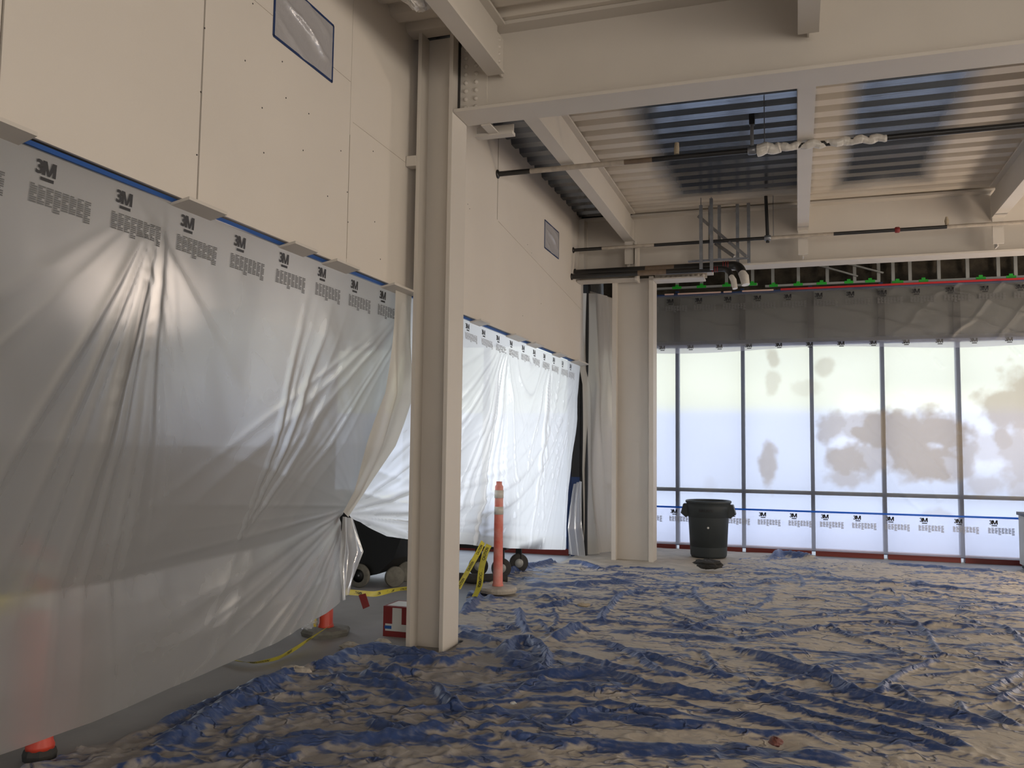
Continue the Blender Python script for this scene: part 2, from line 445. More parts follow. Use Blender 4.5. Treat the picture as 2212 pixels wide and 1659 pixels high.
# insulated wall strip above the windows
b = MB()
nx, nz_ = 240, 24
xg = np.linspace(-2.9, 8, nx); zg = np.linspace(3.88, 4.75, nz_); XX, ZZ = np.meshgrid(xg, zg)
YY = FC+.05-.05*fbm(XX*6, ZZ*6, 9)-.03*(np.abs((XX*2.6) % 1-.5) < .04)*0
grid_mesh('wall_insulation', np.stack([XX, YY, ZZ], -1), m_ins, kind='structure')

# stud ladders on the insulation with green tape


def ladder(x0, x1, zb, verts, tapes, label, brace=None, lefttape=False):
    r = empty('stud_frame', (x0, 13.14, zb), label, 'metal framing', 'metal stud frames above the windows')
    MB().box(x0, x1, 13.12, 13.18, zb, zb+.03).build('bottom_track', m_galp, r)
    for v in verts:
        MB().box(v-.022, v+.022, 13.13, 13.17, zb+.03, 4.5).build('stud', m_galp, r)
    for (a, c) in tapes:
        MB().box(a, c, 13.114, 13.119, zb-.004, zb+.034).build('tape', m_green, r)
        if c-a < .16: MB().box((a+c)/2-.024, (a+c)/2+.024, 13.121, 13.129, zb+.035, zb+.062).build('tape', m_green, r)
    if brace:
        for (p, q) in brace: MB().bar((p[0], 13.09, p[1]), (q[0], 13.09, q[1]), .02, .04, (0, 1, 0)).build('brace', m_galp, r)
    return r


ladder(-2.4, -.53, 3.965, [-1.72, -1.35, -.98, -.60], [(-1.79, -1.65), (-1.42, -1.28), (-1.04, -.92), (-.67, -.54)], 'grey stud frame with green tape right of the far column')
ladder(-.42, 1.16, 3.93, [-.31, .05, .45, .82, 1.14], [(-.36, -.24), (-.02, .11), (.30, .44), (.68, .8), (.96, 1.09)], 'grey stud frame with a sloping double brace, above the middle windows',
       brace=[((.22, 4.25), (.86, 4.02)), ((.55, 4.27), (1.2, 4.05))])
ladder(1.30, 3.02, 3.90, [1.33, 1.55, 1.92, 2.28, 2.66, 2.87], [(1.31, 1.46), (1.66, 1.78), (2.38, 2.5), (2.75, 2.87)], 'grey stud frame above the right windows with a green taped corner')
MB().box(-2.2, 6, 13.08, 13.10, 3.83, 3.875).build('taped_edge', m_blued, label='dark blue tape along the top of the window plastic', cat='tape')
MB().box(-.2, 6, 13.074, 13.078, 3.862, 3.89).build('red_tape_strip', m_redtape, label='red tape strip running above the blue tape over the windows', cat='tape')
for a, c, q in ((-1.9, -1.76, 'short pale tape scrap right beside the far column'), (-1.7, -1.06, 'longest pale tape scrap on the blue tape over the windows'), (-1.02, -.9, 'shortest pale tape scrap, between two longer ones over the windows'), (-.75, -.3, 'pale tape scrap where the red tape strip begins')):
    MB().box(a, c, 13.07, 13.074, 3.862, 3.885).build('pale_tape_strip', m_pinks, label=q, cat='tape', group='pale tape scraps on the top edge')

MB().box(-2.98, -2.93, 11.95, 14.1, 0, 4.75).build('wall_return', m_ins, kind='structure')
MB().box(-10, -2.98, 11.93, 12.0, 3.0, 4.8).build('wall_over_side_windows', m_ins, kind='structure')
# left storefront behind the hanging sheets
for i, x0 in enumerate(np.arange(-6.9, -3.0, 1.28)):
    wd = empty('window_%d' % (i+20), (x0, 11.78, 0), kind='structure')
    x1 = min(x0+1.28, -2.98)
    MB().box(x0-.03, x0+.03, 11.78, 11.92, .09, 3.0).build('mullion', m_blued, wd)
    MB().box(x0+.03, x1, 11.79, 11.9, 0, .09).build('sill', m_red, wd)
    MB().box(x0+.03, x1, 11.85, 11.856, .09, 3.0).build('pane', m_glass, wd)
MB().box(-10, -6.93, 11.78, 11.92, 0, 3.0).build('wall_far_side', m_darkwall, kind='structure')
MB().box(-3.02, -2.90, 11.76, 11.93, 0, 1.1).build('trim_1', m_blued, kind='structure')
MB().box(-3.02, -2.90, 11.76, 11.93, 1.1, 3.0).build('trim_3', m_black, kind='structure')
MB().box(-2.90, -2.80, 11.80, 11.95, 0, 3.9).build('trim_2', m_black, kind='structure')

# ------------------------------------------------------------ structural steel


def bolt(root, pos, axis, m=m_steel, r=.017):
    return MB().lathe([(0, .016), (r*.7, .014), (r, .006), (r*1.05, 0)], pos, 10, axis).build('bolt', m, root)


# near column (H section, web across)
r = empty('steel_column', (-2.61, 6.04, 0), 'tall cream painted steel column in the foreground beside the plastic sheet', 'column')
MB().box(-2.765, -2.735, 5.89, 6.19, 0, 4.72).build('flange', m_steel, r)
MB().box(-2.50, -2.47, 5.89, 6.19, 0, 4.72).build('flange', m_steel, r)
MB().box(-2.735, -2.50, 6.03, 6.05, 0, 4.72).build('web', m_steel, r)
MB().box(-2.845, -2.765, 5.88, 5.96, 3.66, 3.74).build('wall_bracket', m_steel, r)

# far column
r = empty('steel_column', (-2.10, 11.62, 0), 'cream steel column standing by the windows near the grey bin', 'column')
MB().box(-2.39, -2.33, 11.50, 11.80, 0, 3.85).build('flange', m_steel, r)
MB().box(-1.885, -1.825, 11.50, 11.80, 0, 3.85).build('flange', m_steel, r)
MB().box(-2.33, -1.885, 11.63, 11.66, 0, 3.85).build('web', m_steel, r)

# near girder
r = empty('steel_girder', (2.5, GY, 4.05), 'deep cream steel girder running right from the foreground column', 'beam')
MB().box(-2.465, 9.9, GY-.012, GY+.012, 4.08, DZ-.03).build('web', m_steel, r)
MB().box(-2.465, 9.9, 5.90, 6.20, 4.055, 4.08).build('bottom_flange', m_steel, r)
MB().box(-2.465, 9.9, 5.90, 6.20, DZ-.03, DZ-.002).build('top_flange', m_steel, r)
MB().box(-2.46, -2.24, GY-.03, GY-.012, 4.1, 4.62).build('splice_plate', m_steel, r)
MB().box(-2.469, -2.463, 5.99, 6.11, 4.08, 4.7).build('joint_gap', m_dark, r)
for i in range(8):
    for x in (-2.415, -2.33): bolt(r, (x, GY-.03, 4.13+i*.066), (0, -1, 0), r=.018)
# small cross piece behind the girder from the column
r = empty('steel_strut', (-2.2, 6.45, 4.05), 'short cream steel strut behind the girder by the foreground column', 'beam')
MB().box(-2.47, -2.15, 6.38, 6.46, 4.03, 4.055).build('flange', m_steel, r)
MB().box(-2.47, -2.15, 6.415, 6.425, 4.055, 4.12).build('web', m_steel, r)
MB().box(-2.35, -2.27, 6.20, 6.38, 4.045, 4.055).build('tie_plate', m_steel, r)

# far girder
r = empty('steel_girder', (2.5, FY, 3.93), 'cream steel girder over the windows at the far side of the room', 'beam')
MB().box(-2.85, 9.9, FY-.012, FY+.012, 3.955, DZ-.03).build('web', m_steel, r)
MB().box(-1.83, 9.9, 11.50, 11.80, 3.93, 3.955).build('bottom_flange', m_steel, r)
MB().box(-2.85, 9.9, 11.50, 11.80, DZ-.03, DZ-.002).build('top_flange', m_steel, r)
MB().box(-2.85, -2.78, 11.44, 11.64, 3.9, 4.69).build('end_post', m_steel, r)
r = empty('steel_bracket', (-2.4, 11.35, 3.78), 'cream steel bracket joining the far column to the drywall', 'bracket')
MB().box(-2.84, -2.02, 11.28, 11.50, 3.78, 3.80).build('bottom_flange', m_steel, r)
MB().box(-2.84, -2.02, 11.44, 11.46, 3.80, 3.92).build('web', m_steel, r)
MB().box(-2.035, -2.01, 11.26, 11.50, 3.76, 4.28).build('end_plate', m_steel, r)
MB().box(-2.15, -2.036, 11.34, 11.37, 3.92, 4.27).build('stiffener', m_steel, r)
r = empty('splice_plate', (-1.45, 11.5, 3.86), 'bolted cream splice plate under the far girder right of the column', 'plate')
MB().box(-1.82, -1.05, 11.5, 11.8, 3.88, 3.925).build('upper_plate', m_steel, r)
MB().box(-1.82, -1.15, 11.45, 11.75, 3.79, 3.81).build('lower_plate', m_steel, r)
MB().box(-1.82, -1.12, 11.6, 11.62, 3.81, 3.88).build('plate_web', m_steel, r)
for i in range(9): bolt(r, (-1.72+i*.068, 11.50, 3.90), (0, -1, 0), r=.026)
for i in range(9): bolt(r, (-1.72+i*.068, 11.60, 3.845), (0, -1, 0), r=.026)

# beams running away from the camera
BL = ['left cream steel beam running from the girder to the far column', 'middle cream steel beam between girder and windows, hiding a strip of deck', 'right cream steel beam running from the girder to the far girder']
for x, lb in zip(BEAMS, BL):
    r = empty('steel_beam', (x, 8.7, 4.3), lb, 'beam', None)
    MB().ibeam((x, 6.215, 4.505), (x, 11.36, 4.505), .135, .41, .02, .012).build('beam_body', m_steel, r)
    MB().box(x-.006, x+.006, 6.07, 6.215, 4.34, 4.66).build('coped_end', m_steel, r)
    MB().box(x-.006, x+.006, 11.36, 11.63, 4.34, 4.66).build('coped_end', m_steel, r)
    MB().box(x-.06, x+.06, 11.30, 11.33, 3.99, 4.30).build('end_plate', m_steel, r)
    MB().box(x-.008, x+.008, 11.33, 11.49, 3.965, 4.29).build('stiffener', m_steel, r)
BL2 = ['cream steel beam above the foreground column, joining the near side of the girder', 'cream steel beam joining the near side of the girder at the top of the picture', 'cream steel beam right of the top one on the near side of the girder']
for x, lb in zip(BEAMS, BL2):
    r = empty('steel_beam', (x, 2.0, 4.3), lb, 'beam', None)
    b = MB().ibeam((x, -5.9, 4.5), (x, 5.89, 4.5), .135, .40, .02, .012)
    b.build('beam_body', m_steel, r)
    MB().box(x-.006, x+.006, 5.89, 6.035, 4.34, 4.64).build('shear_tab', m_steel, r)
    for i in range(5): bolt(r, (x+.006, 5.93, 4.37+i*.055), (1, 0, 0), r=.014)

# crumpled masking film on the first beam, at the top left
def crumple(name, c, s, m, label, cat, seed, parent=None, nu=26, nv=16):
    u, v = np.meshgrid(np.linspace(0, 2*np.pi, nu), np.linspace(0, np.pi, nv))
    rr = .6+.75*fbm(u*1.9+seed, v*2.7, seed, 3)
    rr[:, -1] = rr[:, 0]
    P = np.stack([c[0]+s[0]*rr*np.cos(u)*np.sin(v), c[1]+s[1]*rr*np.sin(u)*np.sin(v), c[2]+s[2]*rr*np.cos(v)], -1)
    kw = dict(label=label, cat=cat) if label else {}
    o = grid_mesh(name, P, m, parent, **kw)
    o.data.polygons.foreach_set('use_smooth', np.zeros(len(o.data.polygons), bool)); return o


crumple('masking_film', (-2.28, 4.72, 4.36), (.10, .22, .05), m_wrap, 'crumpled masking film stuck to the beam above the foreground column', 'masking film', 3)

# ------------------------------------------------------------ bulkhead edge: offcut tabs, tape
TB = [(2.25, 2.47), (3.34, 3.63), (4.26, 4.51), (4.74, 5.04), (5.56, 5.98), (7.36, 7.61), (8.40, 8.84), (9.12, 9.46), (10.18, 10.53), (11.12, 11.68)]
wh = ['at the left edge of the picture', 'leftmost of the whole ones', 'second along from the left', 'third along, above a printed mark', 'just left of the foreground column',
      'just right of the foreground column', 'above the biggest fan of folds', 'third along right of the column', 'fourth along right of the column', 'last one by the dark corner']
for (a, c), s in zip(TB, wh):
    r = empty('drywall_tab', (WX+.05, (a+c)/2, 2.66), 'small grey drywall tab under the bulkhead edge, '+s, 'drywall offcut', 'drywall tabs along the bulkhead edge')
    MB().add([(WX-.03, a+.01, 2.655), (WX+.09, a, 2.672), (WX+.09, c, 2.672), (WX-.03, c+.02, 2.655), (WX-.03, a+.01, 2.668), (WX+.09, a, 2.688), (WX+.09, c, 2.688), (WX-.03, c+.02, 2.668)],
             [(0, 1, 2, 3), (7, 6, 5, 4), (0, 4, 5, 1), (1, 5, 6, 2), (2, 6, 7, 3), (3, 7, 4, 0)]).build('board', m_steel, r)
b = MB().bar((WX-.02, 1.0, 2.680), (WX-.02, 6.15, 2.680), .012, .02, (0, 0, 1))
b.build('tape_strip', m_blue, label='blue masking tape holding the near grey sheet under the bulkhead', cat='tape')
b = MB().bar((WX-.02, 6.2, 2.680), (WX-.02, 11.65, 2.680), .012, .02); b.build('tape_strip', m_blue, label='blue masking tape holding the white sheet right of the foreground column', cat='tape')

# ------------------------------------------------------------ lettering helper
_font_cache = {}


def text_mesh(body, bold=.02, space=.85):
    k_ = (body, bold, space)
    if k_ in _font_cache: return _font_cache[k_]
    cu = bpy.data.curves.new('t', 'FONT'); cu.body = body; cu.offset = bold; cu.space_character = space; cu.resolution_u = 3
    ob = bpy.data.objects.new('t', cu); C.objects.link(ob)
    bpy.context.view_layer.update()
    dg = bpy.context.evaluated_depsgraph_get(); me = ob.evaluated_get(dg).to_mesh()
    V = np.array([v.co[:] for v in me.vertices]); Fc = [tuple(p.vertices) for p in me.polygons]
    ob.evaluated_get(dg).to_mesh_clear(); bpy.data.objects.remove(ob); bpy.data.curves.remove(cu)
    V[:, 0] -= V[:, 0].min(); h = V[:, 1].max()-V[:, 1].min(); V[:, 1] -= V[:, 1].min(); V /= h
    _font_cache[k_] = (V, Fc); return V, Fc


def logo_shape():
    V, Fc = text_mesh('3', .035, 1.0); V = V[:, :2].copy(); V[:, 0] *= 1.05; x = V[:, 0].max()-.05
    vs = [tuple(v) for v in V]; fs = list(Fc)
    for q in (((0, 0), (.28, 0), (.28, 1), (0, 1)), ((.92, 0), (1.2, 0), (1.2, 1), (.92, 1)), ((0, 1), (.36, 1), (.70, 0), (.50, 0)), ((.84, 1), (1.2, 1), (.70, 0), (.50, 0))):
        n = len(vs); vs += [(x+a, c_) for a, c_ in q]; fs.append((n, n+1, n+2, n+3) if q[0][0] != .84 else (n, n+1, n+2, n+3))
    return np.array(vs), fs


def print_rows(mapf, ss, parent, t0, hgt, fine=m_grey):
    """logo, its little bar and the grey columns of small print; mapf(s, t) -> (x, y, z)"""
    V, Fc = logo_shape(); b = MB(); g = MB()
    for s in ss:
        b.add([mapf(s+v[0]*hgt, t0-(1-v[1])*hgt) for v in V], Fc)
        x0, x1 = s+.45*hgt, s+1.6*hgt
        b.add([mapf(x0, t0-1.15*hgt), mapf(x1, t0-1.15*hgt), mapf(x1, t0-1.38*hgt), mapf(x0, t0-1.38*hgt)], [(3, 2, 1, 0)])
        if fine:
            for c_ in range(8):
                n = 9 if c_ not in (3, 7) else 11
                for k_ in range(n):
                    xa = s-.3*hgt+c_*.70*hgt; ln = .58*hgt*(1 if (k_*7+c_*3) % 5 else .6)
                    za = t0-1.75*hgt-k_*.15*hgt
                    g.add([mapf(xa, za), mapf(xa+ln, za), mapf(xa+ln, za-.10*hgt), mapf(xa, za-.10*hgt)], [(3, 2, 1, 0)])
    b.build('printed_logo', m_ink, parent)
    if fine: g.build('fine_print', fine, parent)


# ------------------------------------------------------------ hanging sheets


def poly(pts):
    A = np.array(pts, float); d = np.r_[0, np.cumsum(np.linalg.norm(np.diff(A, axis=0), axis=1))]; d /= d[-1]
    return lambda t: np.stack([np.interp(t, d, A[:, i]) for i in range(3)], -1)


def coons(T, B, L, R):
    def S(u, v):
        u = np.asarray(u, float); v = np.asarray(v, float); U = u[..., None]; Vv = v[..., None]
        a = (1-Vv)*T(u)+Vv*B(u)+(1-U)*L(v)+U*R(v)
        c = (1-U)*(1-Vv)*T(0.)+U*(1-Vv)*T(1.)+(1-U)*Vv*B(0.)+U*Vv*B(1.)
        return a-c
    return S


def gblur(a, n=1):
    for _ in range(n):
        a = a.copy(); a[1:-1] = .25*a[:-2]+.5*a[1:-1]+.25*a[2:]; a[:, 1:-1] = .25*a[:, :-2]+.5*a[:, 1:-1]+.25*a[:, 2:]
    return a


def ridge(x, p=3): return (1-np.abs(np.sin(x)))**p


def fan(y, z, A, th0, wth, freq, amp, rlen, seed, r0=.12):
    dy = y-A[0]; dz = z-A[1]; r = np.hypot(dy, dz); th = np.arctan2(dy, -dz)
    n = (vnoise(th*freq*.6+50, np.zeros_like(th)+seed, seed)-.5)*3
    rd = ridge(th*freq+n, 2.5)+.6*ridge(th*freq*2.3+2*n+1, 3)
    e = np.exp(-((th-th0)/wth)**2)*(1-np.exp(-r/r0))*np.exp(-(r/rlen)**2)
    mod = .35+.9*vnoise(th*freq*.9+seed, r*1.3, seed+5)
    return amp*rd*e*mod


def sheet(name, S, D, nu, nv, m, label, cat, vt=1.0):
    u, v = np.meshgrid(np.linspace(0, 1, nu), np.linspace(0, 1, nv)**vt)
    def pos(u, v):
        P = S(u, v); P = P.copy(); d = D(P[..., 1], P[..., 2], u, v)
        if d.ndim == 2: d = gblur(d, 2 if nu > 200 else 1)
        P[..., 0] += d; return P
    r = empty(name, tuple(S(.5, 1.)), label, cat)
    d = D(S(u, v)[..., 1], S(u, v)[..., 2], u, v); d = gblur(d, 1) if nu > 200 else d*0
    fold = np.clip((d-gblur(d, 9))/.010, 0, 1)*.55     # crease darkening put into the colour, for film doubled over in pleats
    grid_mesh('film', pos(u, v), m, r, attrs={'stain_fold': fold})
    return r, pos


def D1(y, z, u, v):
    top = np.clip(v*6, 0, 1)
    d = fan(y, z, (3.30, 2.70), 0, .24, 11, .05, 1.6, 2)+fan(y, z, (3.30, 2.7), -.5, .3, 7, .03, 2.0, 12)+fan(y, z, (3.05, 2.7), .75, .3, 7, .012, 1.6, 14)
    d += fan(y, z, (6.25, 2.75), -.85, .4, 9, .028, 2.4, 4)
    d += fan(y, z, (6.3, 1.0), -1.35, .8, 9, .03, 1.8, 6)
    d += fan(y, z, (4.6, .85), 3.0, .5, 10, .045, 1.0, 22)
    d += .10*(fbm(y*.8+3, z*.6+1, 8, 3)-.5)*np.sin(np.pi*np.clip(v, 0, 1))
    d += .010*(fbm((y+z*.6)*3, (z-y*.6)*1.2, 9, 2)-.5)*2
    return d*top


TZ = 2.665
T = poly([(-2.875, 1.2, TZ), (-2.875, 6.0, TZ)])
R = poly([(-2.875, 6.0, 2.665), (-2.95, 6.12, 2.25), (-3.05, 6.08, 1.92), (-3.15, 6.12, 1.55), (-3.38, 6.13, 1.08), (-3.47, 6.12, .93), (-3.43, 6.10, .80), (-3.35, 5.95, .55), (-3.33, 5.90, .31)])
B = poly([(-3.25, 1.2, .18), (-3.28, 2.92, .15), (-3.30, 3.45, .13), (-3.33, 4.58, .16), (-3.33, 5.08, .18), (-3.33, 5.68, .26), (-3.33, 5.90, .31)])
L = poly([(-2.875, 1.2, TZ), (-3.05, 1.2, 1.5), (-3.25, 1.2, .18)])
S1 = coons(T, B, L, R)
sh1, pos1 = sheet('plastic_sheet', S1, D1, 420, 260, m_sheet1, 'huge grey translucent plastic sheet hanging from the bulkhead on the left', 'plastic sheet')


def map1(s, t):   # s metres along y, t height
    u = (s-1.2)/4.8; v = (TZ-t)/2.5
    p = pos1(np.array(u), np.array(v)); return (p[0]+.004, p[1], p[2])


print_rows(map1, [2.15+.425*i for i in range(9)], sh1, 2.635, .056, m_grey2)


def D2(y, z, u, v):
    top = np.clip(v*8, 0, 1)
    d = fan(y, z, (8.5, 2.68), -.35, .75, 12, .075, 2.2, 31)+fan(y, z, (8.5, 2.68), .1, .2, 16, .03, 1.5, 41)
    d += fan(y, z, (10.2, 2.68), -.2, .6, 11, .07, 1.8, 33)+fan(y, z, (11.6, 2.5), -.7, .5, 12, .05, 3.2, 35)
    d += fan(y, z, (6.1, .95), 1.55, .6, 12, .05, 2.6, 37)
    # swags between the two hanging points
    q = np.hypot((y-9.3)*1.3, (z-2.8)); d += .04*ridge(q*9, 2)*np.exp(-((y-9.3)/.5)**2)*np.exp(-((z-2.3)/.5)**2)
    qq = np.hypot((y-7.6)*.55, (z-2.6)); d += .03*ridge(qq*17, 2)*np.exp(-((qq-1.75)/.3)**2)
    d += .08*(fbm(y*.9, z*.8, 18, 3)-.5)*np.sin(np.pi*np.clip(v, 0, 1))
    d -= .16*np.exp(-((y-8.39)/.22)**2)*np.clip(v*1.5, 0, 1)
    return d*top


T = poly([(-2.875, 6.0, TZ), (-2.875, 11.66, TZ)])
R = poly([(-2.875, 11.66, TZ), (-2.93, 11.70, 2.2), (-2.93, 11.68, 1.9), (-2.95, 11.5, 1.3), (-2.95, 11.28, .68), (-2.95, 11.20, .15)])
B = poly([(-3.44, 6.16, .93), (-3.30, 6.60, .74), (-3.12, 7.2, .63), (-3.05, 7.75, .57), (-3.0, 9.0, .40), (-2.96, 10.2, .26), (-2.95, 11.20, .15)])
L = poly([(-2.875, 6.0, TZ), (-3.02, 6.3, 2.0), (-3.2, 6.32, 1.5), (-3.40, 6.22, 1.05), (-3.44, 6.16, .93)])
S2 = coons(T, B, L, R)
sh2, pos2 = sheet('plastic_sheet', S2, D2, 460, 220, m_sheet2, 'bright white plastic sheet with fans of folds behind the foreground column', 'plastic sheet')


def map2(s, t):
    u = (s-6.0)/5.66; v = (TZ-t)/2.45
    p = pos2(np.array(u), np.array(v)); return (p[0]+.006, p[1], p[2])


print_rows(map2, [7.24+.425*i for i in range(10)], sh2, 2.63, .056)

# loose doubled strip of film between the two sheets
T = poly([(-2.86, 5.72, TZ), (-2.86, 6.0, TZ)]); B = poly([(-3.42, 6.02, .98), (-3.44, 6.14, .93)])
L = poly([(-2.86, 5.72, TZ), (-2.95, 5.80, 1.9), (-3.1, 5.82, 1.5), (-3.3, 5.98, 1.15), (-3.42, 6.02, .98)])
R = poly([(-2.86, 6.0, TZ), (-2.88, 6.06, 1.9), (-3.04, 6.10, 1.5), (-3.3, 6.13, 1.12), (-3.44, 6.14, .93)])
sheet('loose_film', coons(T, B, L, R), lambda y, z, u, v: .03+.03*np.sin(u*9+z*3)*np.sin(np.pi*v), 40, 120, m_corner, 'loose beige strip of film between the grey and white sheets', 'plastic sheet')
# tail of film below the gather
T = poly([(-3.46, 6.05, .94), (-3.42, 6.16, .92)]); B = poly([(-3.30, 5.80, .34), (-3.40, 6.08, .36)])
sheet('loose_film', coons(T, B, poly([(-3.46, 6.05, .94), (-3.36, 5.84, .6), (-3.30, 5.80, .34)]), poly([(-3.42, 6.16, .92), (-3.36, 6.24, .65), (-3.40, 6.08, .36)])),
      lambda y, z, u, v: .05+.02*np.sin(u*12), 24, 60, m_cling, 'torn tail of clear film draped over the middle orange post', 'plastic sheet')

# ------------------------------------------------------------ plastic over the window wall


def wallsheet(name, x0, x1, z0, z1, y, nx, nz, m, D, label, stain_fold=None, z0f=None):
    xg = np.linspace(x0, x1, nx); tg = np.linspace(0, 1, nz); X, Tt = np.meshgrid(xg, tg)
    zb = z0f(X) if z0f is not None else z0; Z = zb+(z1-zb)*Tt
    Y = y-D(X, Z)
    r = empty(name, ((x0+x1)/2, y, z0), label, 'plastic sheet')
    at = {'stain_fold': stain_fold(X, Z)} if stain_fold else None
    grid_mesh('film', np.stack([X, Y, Z], -1), m, r, attrs=at)
    return r


BLOB = [(1662, 1010, 14, 32, .8), (1672, 830, 12, 20, .4), (1675, 775, 10, 14, .55), (1790, 795, 18, 14, .45), (1745, 840, 25, 14, .25), (1800, 925, 28, 26, .75), (1865, 925, 50, 22, .6), (1930, 935, 60, 30, .95), (2010, 930, 55, 34, .95),
        (1985, 985, 60, 34, .95), (1835, 990, 32, 30, .9), (1880, 990, 60, 26, .7), (1830, 1035, 34, 20, .65), (2050, 990, 40, 30, .7), (1960, 1010, 25, 20, .7), (2150, 880, 40, 24, .8), (2195, 880, 40, 60, .8),
        (2150, 945, 16, 16, .8), (2195, 970, 40, 60, .65), (2110, 970, 50, 22, .35), (2110, 1040, 28, 18, .5), (2195, 1030, 30, 30, .5), (2240, 930, 50, 80, .6), (2015, 1110, 26, 14, .35), (1530, 1050, 12, 16, .15)]


def stainf(X, Z):
    s = np.zeros_like(X); n1 = fbm(X*5, Z*5, 51, 4)-.5; n2 = fbm(X*9+20, Z*9, 52, 3)-.5
    for (px, py, sx_, sy_, a) in BLOB:
        bx = -.75+(px-1607)*.0063; bz = .89+(1065-py)*.00682
        d = np.sqrt(((X-bx)/(sx_*.0078))**2+((Z-bz)/(sy_*.0084))**2)+n1*1.3+n2*.5
        s = np.maximum(s, a*np.clip((1.35-d)/.55, 0, 1))
    return s*.75


Dm = lambda X, Z: .012+.012*fbm(X*1.5, Z*.7, 61, 3)+.02*ridge((X*1.2+Z*.9)*7+3*fbm(X, Z, 62), 6)*(fbm(X*.8+9, Z*.8, 63) > .52)*np.exp(-((X-2.9)/1.4)**2)
wallsheet('window_plastic', -2.35, 6.5, .62, 3.16, FC-.012, 460, 150, m_fac, Dm, 'bright translucent plastic over the tall windows with brown spray stains', stain_fold=stainf)
ws = wallsheet('window_plastic', -2.35, 6.5, .075, .64, FC-.035, 300, 30, m_skirt, lambda X, Z: .012+.015*fbm(X*2, Z*2, 65, 3), 'lower skirt of printed white plastic below the blue tape line')
print_rows(lambda s, t: (s, FC-.068, t), [-2.26+.43*i for i in range(19)], ws, .60, .058)
MB().box(-2.35, 6.5, FC-.066, FC-.062, .622, .648).build('tape_strip', m_tapeb, label='blue tape line across the window plastic behind the grey bin', cat='tape')
# valance
Db = lambda X, Z: .05+.03*fbm(X*1.2, Z*2, 71, 3)+.03*ridge((X*.8-Z*.9)*6+3*fbm(X, Z, 72), 5)*np.exp(-((X-2.7)/1.2)**2)+.02*ridge((X*.5+Z*1.6)*6+4*fbm(X, Z, 73), 8)
wv = wallsheet('window_valance', -2.35, 6.5, 3.0, 3.85, 13.13, 420, 60, m_band, Db, 'dark hanging valance of plastic above the bright windows', z0f=lambda X: 3.06+.03*np.sin(X*1.7+1))
print_rows(lambda s, t: (s, 13.02, t), [-2.29+.427*i for i in range(19)], wv, 3.79, .06, m_grey2)
wt = wallsheet('window_plastic', -2.35, 6.5, 3.0, 3.09, 13.12, 200, 8, m_skirt, lambda X, Z: .02*fbm(X*2, Z*2, 75, 3), 'narrow cream strip of film along the top of the bright windows', z0f=lambda X: 2.99+.03*np.sin(X*1.7+1))
print_rows(lambda s, t: (s, 13.09, t), [-2.42+.427*i for i in range(19)], wt, 3.085, .055, fine=False)

# corner curtain
T = poly([(-2.86, 11.70, 3.70), (-2.70, 12.05, 3.74), (-2.52, 12.42, 3.72), (-2.3, 13.1, 3.7)])
B = poly([(-2.88, 11.80, .02), (-2.74, 11.98, .02), (-2.56, 12.3, .02), (-2.3, 13.1, .02)])
Sc = coons(T, B, poly([(-2.86, 11.70, 3.70), (-2.89, 11.72, 2.6), (-2.86, 11.72, 2.4), (-2.90, 11.76, 1.2), (-2.88, 11.80, .02)]), poly([(-2.3, 13.1, 3.7), (-2.3, 13.1, .02)]))
r, _p = sheet('corner_curtain', Sc, lambda y, z, u, v: .05*np.sin(u*13+np.sin(z*1.3)*1.5)*(.4+.6*v)+.03*ridge(u*16+z, 2), 80, 160, m_corner, 'gathered plastic curtain in the corner left of the far column', 'plastic sheet')
T = poly([(-2.95, 11.68, 1.0), (-2.86, 11.70, 1.05)]); B = poly([(-3.0, 11.55, .05), (-2.80, 11.60, .02)])
sheet('loose_film', coons(T, B, poly([(-2.95, 11.68, 1.0), (-3.02, 11.5, .4), (-3.0, 11.55, .05)]), poly([(-2.86, 11.70, 1.05), (-2.84, 11.6, .5), (-2.80, 11.60, .02)])),
      lambda y, z, u, v: .03*np.sin(u*14+z*3), 24, 60, m_cling, 'clear film hanging on the dark corner post', 'plastic sheet')
MB().tube([(-2.82, 11.9, 3.72), (-2.5, 12.9, 3.72)], .045, 10).build('rolled_film', m_tan, label='sloping roll of film at the top of the corner curtain', cat='masking film')

# masked openings in the bulkhead
for (y0, y1, z0, z1, lb) in ((4.10, 4.76, 3.86, 4.24, 'taped over opening high on the drywall left of the foreground column'), (9.72, 10.36, 3.90, 4.24, 'small taped over opening on the drywall beyond the foreground column')):
    r = empty('masked_opening', (WX, (y0+y1)/2, z0), lb, 'masked opening')
    Yg, Zg = np.meshgrid(np.linspace(y0, y1, 50), np.linspace(z0, z1, 40))
    tt = (Yg-y0)/(y1-y0); ss = (Zg-z0)/(z1-z0)
    Xg = WX+.004+.03*ridge((tt*.8+ss*1.3)*5+2*fbm(tt*2, ss*2, 81), 2)*np.sin(np.pi*tt)*np.sin(np.pi*ss)
    grid_mesh('film', np.stack([Xg, Yg, Zg], -1), m_vent, r)
    b = MB()
    for q in ((y0, y1, z0-.006, z0+.01), (y0, y1, z1-.01, z1+.006), (y0-.006, y0+.01, z0, z1), (y1-.01, y1+.006, z0, z1)):
        b.box(WX+.001, WX+.005, *q)
    b.build('tape_border', m_blued, r)

# ------------------------------------------------------------ pipes
def pipe(name, segs, r, label, y, z, extra=None):
    ro = empty(name, (segs[0][0], y, z), label, 'pipe')
    for (a, c, mm) in segs: MB().tube([(a, y, z), (c, y, z)], r if mm is not m_tan else r*1.02, 14).build('pipe_length', mm, ro)
    return ro


